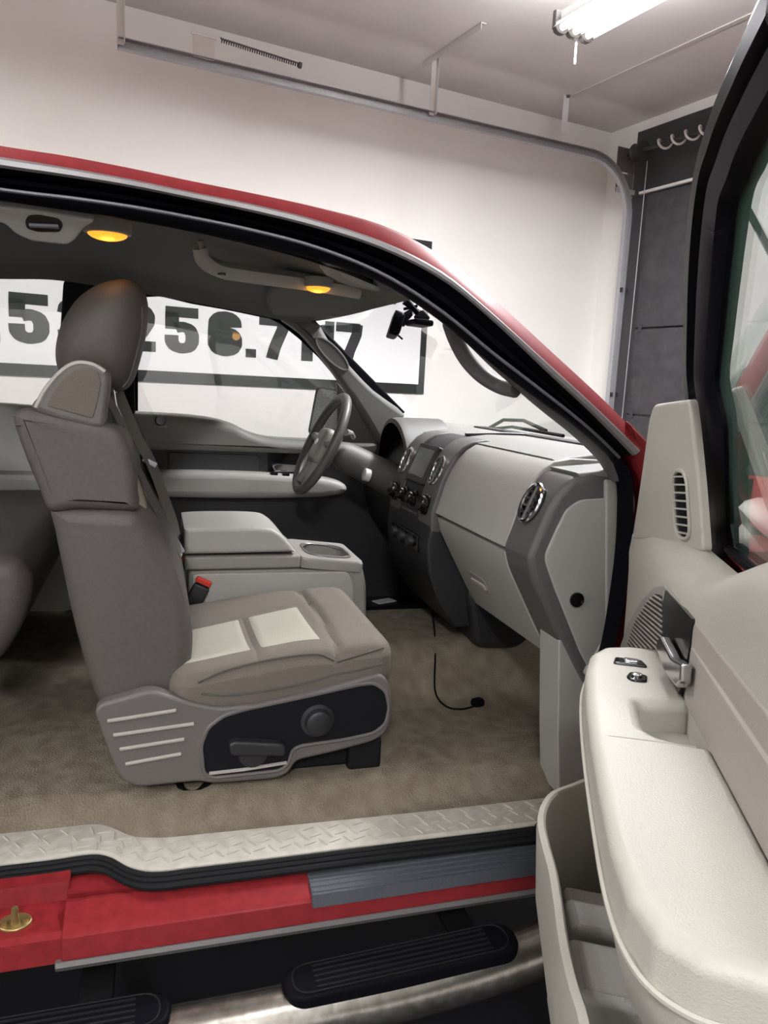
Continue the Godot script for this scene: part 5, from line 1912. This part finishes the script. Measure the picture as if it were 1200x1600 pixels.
	for i in 60:
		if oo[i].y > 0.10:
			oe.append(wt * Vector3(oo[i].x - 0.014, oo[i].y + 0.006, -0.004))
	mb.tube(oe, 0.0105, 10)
	obj("frame_edge_sheen", mb, M.frame_edge_sheen, d)  # painted door edge, coloured pale for its highlight
	mb = MB.new()
	var gl := [Vector2(0.40, -0.02), Vector2(0.6, -0.01), Vector2(0.8, 0.03), Vector2(1.0, 0.08), Vector2(1.2, 0.085), Vector2(1.2, 0.50), Vector2(1.0, 0.49), Vector2(0.85, 0.465), Vector2(0.72, 0.42), Vector2(0.6, 0.36), Vector2(0.48, 0.28), Vector2(0.41, 0.22)]
	mb.prism(gl, wt, -0.006, -0.002)
	obj("window_glass", mb, M.glass, d)
	mb = MB.new()
	mb.tube([wt * Vector3(0.40, -0.004, 0.006), wt * Vector3(0.6, 0.002, 0.006), wt * Vector3(0.75, 0.024, 0.006), wt * Vector3(0.9, 0.066, 0.006), wt * Vector3(1.05, 0.092, 0.006), wt * Vector3(1.22, 0.094, 0.006)], 0.008, 8)
	obj("belt_seal", mb, M.rubber, d)

	# handle bezel: ribbed grille, dark cup, bright pull
	mb = MB.new()
	mb.prism(MB.round_poly(pls([972, 1012, 986, 972, 1006, 938, 1026, 917, 1042, 914, 1062, 937, 1086, 966, 1083, 1005, 1071, 1062, 1062, 1096, 1040, 1066, 1020, 1020], tt), 0.008), tt, -0.01, 0.005, 0.0, 0.003)
	var bz := obj("handle_bezel", mb, M.trim_mid, d)
	var gpoly := pls([979, 1010, 992, 972, 1010, 943, 1024, 928, 1035, 930, 1036, 1000, 1034, 1016], tt, 0.005)
	mb = MB.new()
	mb.prism(gpoly, tt, 0.0, 0.0056)
	obj("grille_field", mb, M.trim_black, bz)
	mb = MB.new()
	var pk := PackedVector2Array()
	for q in gpoly:
		pk.append(q)
	for k in 26:
		var ly := lerpf(-0.02, 0.17, k / 25.0)
		var base: Vector2 = gpoly[0]
		var a := base + Vector2(-0.05, ly - 0.02)
		var b := base + Vector2(0.5, ly + 0.06)
		for seg in Geometry2D.intersect_polyline_with_polygon(PackedVector2Array([a, b]), pk):
			mb.tube([tt * v3(seg[0], 0.006), tt * v3(seg[-1], 0.006)], 0.0016, 5)
	obj("grille_ribs", mb, M.trim_insert, bz)
	mb = MB.new()
	mb.prism(MB.round_poly(pls([1041, 921, 1060, 942, 1083, 968, 1079, 1010, 1069, 1060, 1061, 1086, 1050, 1070, 1037, 1000, 1036, 945], tt, 0.005), 0.006), tt, 0.0, 0.0062)
	obj("handle_cup", mb, M.gloss_black, bz)
	mb = MB.new()
	mb.prism(MB.round_poly(pls([1026, 1012, 1029, 998, 1034, 994, 1050, 1027, 1067, 1037, 1064, 1068, 1057, 1074, 1040, 1052], tt, 0.02), 0.004), tt, 0.008, 0.022, 0.003, 0.004)
	obj("door_handle", mb, M.handle, d, 38, "satin chrome inside door handle")

	# armrest, seen from above (s, -n)
	var pt := Transform3D(Basis(SD, -NI, UP), HINGE)
	var ao := [Vector2(0.53, 0.09), Vector2(0.517, 0.115), Vector2(0.517, 0.14), Vector2(0.535, 0.178), Vector2(0.575, 0.198), Vector2(0.65, 0.206), Vector2(0.76, 0.207), Vector2(0.875, 0.204), Vector2(1.0, 0.198), Vector2(1.09, 0.192), Vector2(1.15, 0.183), Vector2(1.192, 0.166), Vector2(1.214, 0.138), Vector2(1.22, 0.10), Vector2(1.22, 0.055), Vector2(1.10, 0.055), Vector2(0.95, 0.063), Vector2(0.858, 0.070), Vector2(0.852, 0.105), Vector2(0.845, 0.128), Vector2(0.828, 0.141), Vector2(0.78, 0.1425), Vector2(0.748, 0.142), Vector2(0.742, 0.11), Vector2(0.735, 0.075)]
	var ap := []
	for q in ao:
		ap.append(Vector2(q.x, -q.y))
	ap = MB.round_poly(ap, 0.006, 3)
	mb = MB.new()
	mb.prism(dense(ap, 0.012), pt, 1.052, 1.100, 0.0, 0.015, 5)
	var arm := obj("armrest", mb, M.trim, d)
	# lower body of the armrest
	rows = []
	for e in [[1.058, 0.004, 1.0], [1.03, 0.006, 1.0], [0.99, 0.016, 0.96], [0.94, 0.045, 0.9], [0.88, 0.085, 0.8]]:
		var row := []
		for q in ao.slice(0, 15):
			var nn: float = maxf(q.y - e[1], 0.06)
			row.append(pt * Vector3(lerpf(0.87, q.x, 1.0) - (e[1] if q.x > 1.1 else 0.0) * 0.8, -nn, e[0]))
		rows.append(resample(cr(row, 4), 60))
	mb = MB.new()
	mb.grid(rows)
	obj("armrest_body", mb, M.trim, d)
	var edge := []
	for q in ao.slice(4, 14):
		edge.append(pt * Vector3(q.x, -(q.y + 0.0015), 1.054))
	obj("armrest_piping", MB.new().tube(cr(edge, 5), 0.003, 6), M.trim, arm)
	# pull cup floor and its step
	mb = MB.new()
	mb.prism([Vector2(0.73, -0.16), Vector2(0.87, -0.16), Vector2(0.87, -0.06), Vector2(0.73, -0.06)], pt, 0.99, 1.02)
	obj("pull_cup", mb, M.trim_mid, arm)
	mb = MB.new()
	mb.prism([Vector2(0.735, -0.145), Vector2(0.775, -0.145), Vector2(0.775, -0.07), Vector2(0.735, -0.07)], pt, 1.01, 1.06, 0.0, 0.003)
	obj("pull_step", mb, M.trim, arm)
	# seam across the armrest behind the switches
	mb = MB.new()
	mb.tube([pt * Vector3(0.868, -0.185, 1.0995), pt * Vector3(0.866, -0.14, 1.1), pt * Vector3(0.865, -0.09, 1.1)], 0.0012, 5)
	obj("armrest_seam", mb, M.trim_insert, arm)
	# lock and window switches
	var sa := pl2(986, 1036, 1.10)
	mb = MB.new()
	mb.prism(MB.round_poly([Vector2(sa.x - 0.012, sa.y - 0.022), Vector2(sa.x + 0.014, sa.y - 0.026), Vector2(sa.x + 0.014, sa.y + 0.022), Vector2(sa.x - 0.012, sa.y + 0.016)], 0.005), pt, 1.099, 1.103, 0.0, 0.002)
	var sw := obj("lock_switch", mb, M.gloss_black, d)
	mb = MB.new()
	mb.prism(rect(sa.x - 0.007, sa.y - 0.010, sa.x + 0.006, sa.y + 0.010, 0.003), pt, 1.102, 1.106, 0.0, 0.002)
	obj("rocker", mb, M.chrome, sw)
	var sb := pl2(995, 1059, 1.10)
	mb = MB.new()
	mb.prism(MB.round_poly([Vector2(sb.x - 0.016, sb.y - 0.008), Vector2(sb.x + 0.006, sb.y - 0.015), Vector2(sb.x + 0.018, sb.y - 0.008), Vector2(sb.x + 0.016, sb.y + 0.012), Vector2(sb.x - 0.008, sb.y + 0.015)], 0.006), pt, 1.099, 1.103, 0.0, 0.002)
	sw = obj("window_switch", mb, M.gloss_black, d)
	mb = MB.new()
	mb.prism(ellipse(sb, 0.006, 0.007), pt, 1.102, 1.107, 0.0, 0.002)
	obj("rocker", mb, M.chrome, sw)

	# map pocket along the bottom: a curved wall, a floor, dividers
	var rim := [Vector2(0.42, 0.07), Vector2(0.415, 0.12)]
	for e in [[925, 1213], [893, 1224], [862, 1236], [845, 1256], [839, 1283], [845, 1318], [856, 1360], [864, 1410], [872, 1470], [887, 1540], [905, 1605]]:
		var q := pl2(e[0], e[1], 0.825)
		rim.append(Vector2(q.x, -q.y))
	rim.append(Vector2(1.12, 0.185))
	rim.append(Vector2(1.2, 0.17))
	rim.append(Vector2(1.22, 0.10))
	rim = resample(cr(rim, 5), 70)
	var rin := []
	for i in rim.size():
		var e0: Vector2 = (rim[mini(i + 1, 69)] - rim[maxi(i - 1, 0)]).normalized()
		rin.append(rim[i] + Vector2(e0.y, -e0.x) * 0.013)
	rows = []
	for e in [[rim, 0.54, 0.80], [rim, 0.70, 0.96], [rim, 0.81, 1.0], [rim, 0.825, 0.995], [rin, 0.828, 1.02], [rin, 0.825, 1.0], [rin, 0.81, 0.99], [rin, 0.66, 0.94], [rin, 0.56, 0.80]]:
		var row := []
		for q in e[0]:
			row.append(pt * Vector3(q.x, -(0.06 + (q.y - 0.06) * e[2]), e[1]))
		rows.append(row)
	mb = MB.new()
	mb.grid(rows)
	obj("map_pocket", mb, M.trim, d)
	mb = MB.new()
	mb.prism([Vector2(0.42, -0.05), Vector2(0.5, -0.19), Vector2(0.62, -0.215), Vector2(0.8, -0.19), Vector2(1.2, -0.16), Vector2(1.2, -0.05)], pt, 0.54, 0.585)
	obj("pocket_floor", mb, M.trim_mid, d)
	for e in [[0.585, 0.03, 0.70], [0.70, 0.035, 0.755], [0.86, 0.05, 0.80]]:
		mb = MB.new()
		mb.prism(MB.round_poly([Vector2(e[0] - e[1], -0.05), Vector2(e[0] - e[1], -0.205), Vector2(e[0] + e[1], -0.195), Vector2(e[0] + e[1], -0.05)], 0.01), pt, 0.57, e[2], 0.0, 0.012, 3)
		obj("pocket_divider", mb, M.trim_grey, d)
	# hinges
	for y in [0.70, 1.10]:
		mb = MB.new()
		mb.box(Vector3(1.09, y, 0.87), Vector3(0.06, 0.07, 0.05), 0.008)
		obj("door_hinge", mb, M.red, d)

func v3(q: Vector2, z: float) -> Vector3:
	return Vector3(q.x, q.y, z)

# a pixel on a level plane, as (s, -n) of the open door
func pl2(px: float, py: float, y: float) -> Vector2:
	var q := ph(px, py, y) - HINGE
	return Vector2(q.dot(SD), -q.dot(NI))

# ---------------------------------------------------------------- roof things
func dome_lamp(c: Vector3, a: float, b: float, label: String):
	var l := thing("dome_lamp", c, label, "lamp", "lit dome lamps in the headliner")
	var t := Transform3D(Basis(Vector3(1, 0, 0), Vector3(0, 0, 1), Vector3(0, -1, 0)), c)
	obj("lamp_bezel", MB.new().prism(ellipse(Vector2.ZERO, a * 1.2, b * 1.2), t, -0.02, 0.004, 0.0, 0.004), M.trim_mid, l)
	var rows := []
	for k in 6:
		var q := PI / 2 * k / 5
		var row := []
		for v in ellipse(Vector2.ZERO, a * cos(q), b * cos(q)):
			row.append(t * Vector3(v.x, v.y, 0.003 + 0.014 * sin(q)))
		rows.append(row)
	var mb := MB.new()
	mb.grid(rows, true)
	obj("lamp_lens", mb, M.lamp, l)
	var o := OmniLight3D.new()
	o.name = "bulb_light"
	l.add_child(o)
	o.position = Vector3(0, -0.03, 0)
	o.light_energy = 0.0025
	o.light_size = 0.02
	o.light_color = Color(1.0, 0.72, 0.38)
	o.omni_range = 6.0
	o.omni_attenuation = 2.0
	o.shadow_enabled = true

func build_roof_things():
	dome_lamp(pz(168, 363, 0.48), 0.04, 0.036, "large amber lit dome lamp beside the pale roof latch cover")
	dome_lamp(ph(497, 447, 1.722), 0.032, 0.03, "small amber lit map lamp on the overhead console")
	# roof latch cover of the rear door
	var lc := thing("latch_cover", pz(60, 345, 0.62), "pale plastic roof latch cover with an oval opening painted in black", "latch cover")
	var t := frame3(pz(0, 360, 0.62), pz(100, 373, 0.62), pz(20, 322, 0.665))
	var mb := MB.new()
	mb.prism(MB.round_poly(pls([-60, 310, 0, 319, 70, 327, 150, 341, 132, 352, 118, 372, 105, 380, 50, 374, 24, 362, 8, 346, -60, 338], t), 0.008), t, -0.02, 0.008, 0.0, 0.006)
	var lp := obj("cover", mb, M.trim_grey, lc)
	mb = MB.new()
	var slot := MB.round_poly(pls([39, 346, 44, 336, 60, 335, 92, 341, 99, 350, 94, 362, 60, 362, 42, 357], t, 0.008), 0.006)
	mb.prism(slot, t, 0.0, 0.0088)
	obj("opening", mb, M.gloss_black, lp)  # flat black plate standing in for the shade inside the opening
	mb = MB.new()
	mb.tube([t * v3(pl(46, 352, t, 0.01), 0.009), t * v3(pl(92, 354, t, 0.01), 0.009)], 0.005, 8)
	obj("latch_bar", mb, M.lip, lp)
	# overhead console: a padded bar hung under the headliner
	var oc := thing("overhead_console", pz(390, 425, 0.30), "long grey overhead console bar under the headliner", "overhead console")
	mb = MB.new()
	var p0 := []
	for e in [[312, 388, 0.34], [318, 408, 0.33], [342, 424, 0.31], [380, 431, 0.30], [430, 438, 0.28], [490, 446, 0.25], [560, 458, 0.2]]:
		p0.append(pz(e[0], e[1], e[2]))
	mb.sweep(cr(p0, 4), [Vector2(-0.012, -0.012), Vector2(0.006, -0.016), Vector2(0.014, -0.004), Vector2(0.014, 0.012), Vector2(-0.014, 0.03)], UP)
	obj("bar", mb, M.trim_grey, oc)
	mb = MB.new()
	mb.prism(cr(pls([420, 450, 470, 440, 560, 456, 600, 470, 560, 485, 500, 497, 445, 500, 420, 480], Transform3D(Basis(Vector3(1, 0, 0), Vector3(0, 0, 1), Vector3(0, -1, 0)), Vector3(0, 1.728, 0))), 4, true), Transform3D(Basis(Vector3(1, 0, 0), Vector3(0, 0, 1), Vector3(0, -1, 0)), Vector3(0, 1.728, 0)), -0.02, 0.012, 0.0, 0.012)
	obj("pod", mb, M.headliner, oc)
	mb = MB.new()
	mb.box(pz(346, 428, 0.318), Vector3(0.02, 0.006, 0.012), 0.002)
	obj("catch", mb, M.gloss_black, oc)
	mb = MB.new()
	mb.tube([pz(313, 376, 0.35), pz(316, 394, 0.34)], 0.006, 8)
	obj("pivot", mb, M.trim_mid, oc)
	# folded sun visor
	var vz := thing("sun_visor", pz(550, 433, 0.50), "folded grey sun visor with an oval mirror cover above the passenger side", "sun visor")
	var vt := frame3(pz(497, 417, 0.66), pz(612, 454, 0.54), pz(540, 446, 0.50))
	mb = MB.new()
	mb.prism(MB.round_poly(pls([497, 417, 520, 412, 570, 425, 605, 444, 612, 454, 590, 456, 540, 446, 508, 430], vt), 0.012), vt, 0.0, 0.016, 0.006, 0.003)
	var vp := obj("pad", mb, M.trim_mid, vz)
	mb = MB.new()
	mb.prism(MB.round_poly(pls([530, 424, 552, 426, 590, 442, 585, 449, 555, 441, 535, 431], vt), 0.01), vt, -0.004, 0.006, 0.003, 0.0)
	obj("mirror_cover", mb, M.trim_grey, vp)
	# rear-view mirror and a small camera on a jointed arm, both near the top of the windscreen
	var rm := thing("rear_view_mirror", pz(612, 506, 0.0), "slim black rear view mirror hanging at the top of the windscreen", "mirror")
	mb = MB.new()
	var mtt := frame3(pz(620, 524, 0.0), pz(617, 524, 0.1), pz(607, 492, 0.0))
	mb.prism(MB.round_poly(rect(-0.11, -0.035, 0.11, 0.035), 0.02), Transform3D(Basis(Vector3(-0.25, 0, 0.97), Vector3(0.25, 0.94, 0.06), Vector3(-0.94, 0.2, -0.24)).orthonormalized(), pz(615, 508, 0.0)), -0.022, 0.01, 0.012, 0.004)
	obj("housing", mb, M.rubber, rm)
	mb = MB.new()
	mb.tube([pz(618, 506, 0.0) + Vector3(0.015, 0, 0), pz(632, 496, 0.0), pz(648, 484, 0.0), Vector3(0.76, 1.70, 0.02)], [0.014, 0.014, 0.01, 0.008], 8)
	obj("stem", mb, M.rubber, rm)
	mb = MB.new()
	mb.tube([pz(622, 524, 0.0), pz(629, 530, 0.0)], 0.003, 6)
	obj("toggle", mb, M.rubber, rm)
	var dc := thing("dash_camera", pz(655, 500, 0.2), "small black dash camera on a suction mount at the windscreen top", "camera")
	mb = MB.new()
	mb.box(pz(655, 505, 0.2), Vector3(0.055, 0.016, 0.09), 0.006, Basis(Vector3(0, 0, 1), -0.05))
	obj("body", mb, M.rubber, dc)
	mb = MB.new()
	mb.box(pz(659, 496, 0.2), Vector3(0.032, 0.026, 0.04), 0.006, Basis(Vector3(0, 0, 1), -0.7))
	obj("lens_barrel", mb, M.rubber_dull, dc)
	mb = MB.new()
	mb.tube([pz(657, 494, 0.2), pz(645, 481, 0.2), pz(633, 470, 0.2)], [0.009, 0.007, 0.012], 8)
	mb.tube([pz(631, 483, 0.2), pz(652, 478, 0.2)], 0.004, 6)
	obj("mount", mb, M.rubber, dc)

func build_small_things():
	# charging cord trailing from under the dash onto the carpet
	var cp := []
	for e in [[662, 905], [668, 935], [675, 960], [679, 990], [680, 1030], [679, 1075], [686, 1096], [702, 1108], [722, 1110], [740, 1106]]:
		var q := pfloor(e[0], e[1])
		cp.append(q + Vector3(0, 0.004, 0))
	cp[0] += Vector3(0, 0.06, 0)
	var cc := thing("charging_cord", cp[-1], "thin black cord with a small plug lying on the passenger carpet", "cord")
	obj("cord", MB.new().tube(cr(cp, 5), 0.0028, 6), M.rubber, cc)
	var pg := pfloor(746, 1103) + Vector3(0, 0.011, 0)
	obj("plug", MB.new().box(pg, Vector3(0.034, 0.022, 0.03), 0.008, Basis(UP, 0.3)), M.rubber, cc)
	# pale strip at the edge of the driver's floor liner
	var ps := []
	for e in [[584, 946], [600, 941], [622, 933], [638, 927], [650, 934]]:
		ps.append(pfloor(e[0], e[1]) + Vector3(0, 0.008, 0))
	var fs := thing("floor_strip", ps[1], "thin white strip lying at the edge of the driver's floor liner", "strip")
	obj("strip", MB.new().sweep(cr(ps, 4), [Vector2(-0.006, -0.003), Vector2(0.006, -0.003), Vector2(0.006, 0.003), Vector2(-0.006, 0.003)], UP), M.paper, fs)
	var q0 := pfloor(588, 947)
	var q1 := pfloor(612, 941)
	obj("tab", MB.new().box((q0 + q1) / 2 + Vector3(0, 0.012, 0.0), Vector3(0.09, 0.006, 0.05), 0.001, Basis(UP, 0.4)), M.paper, fs)
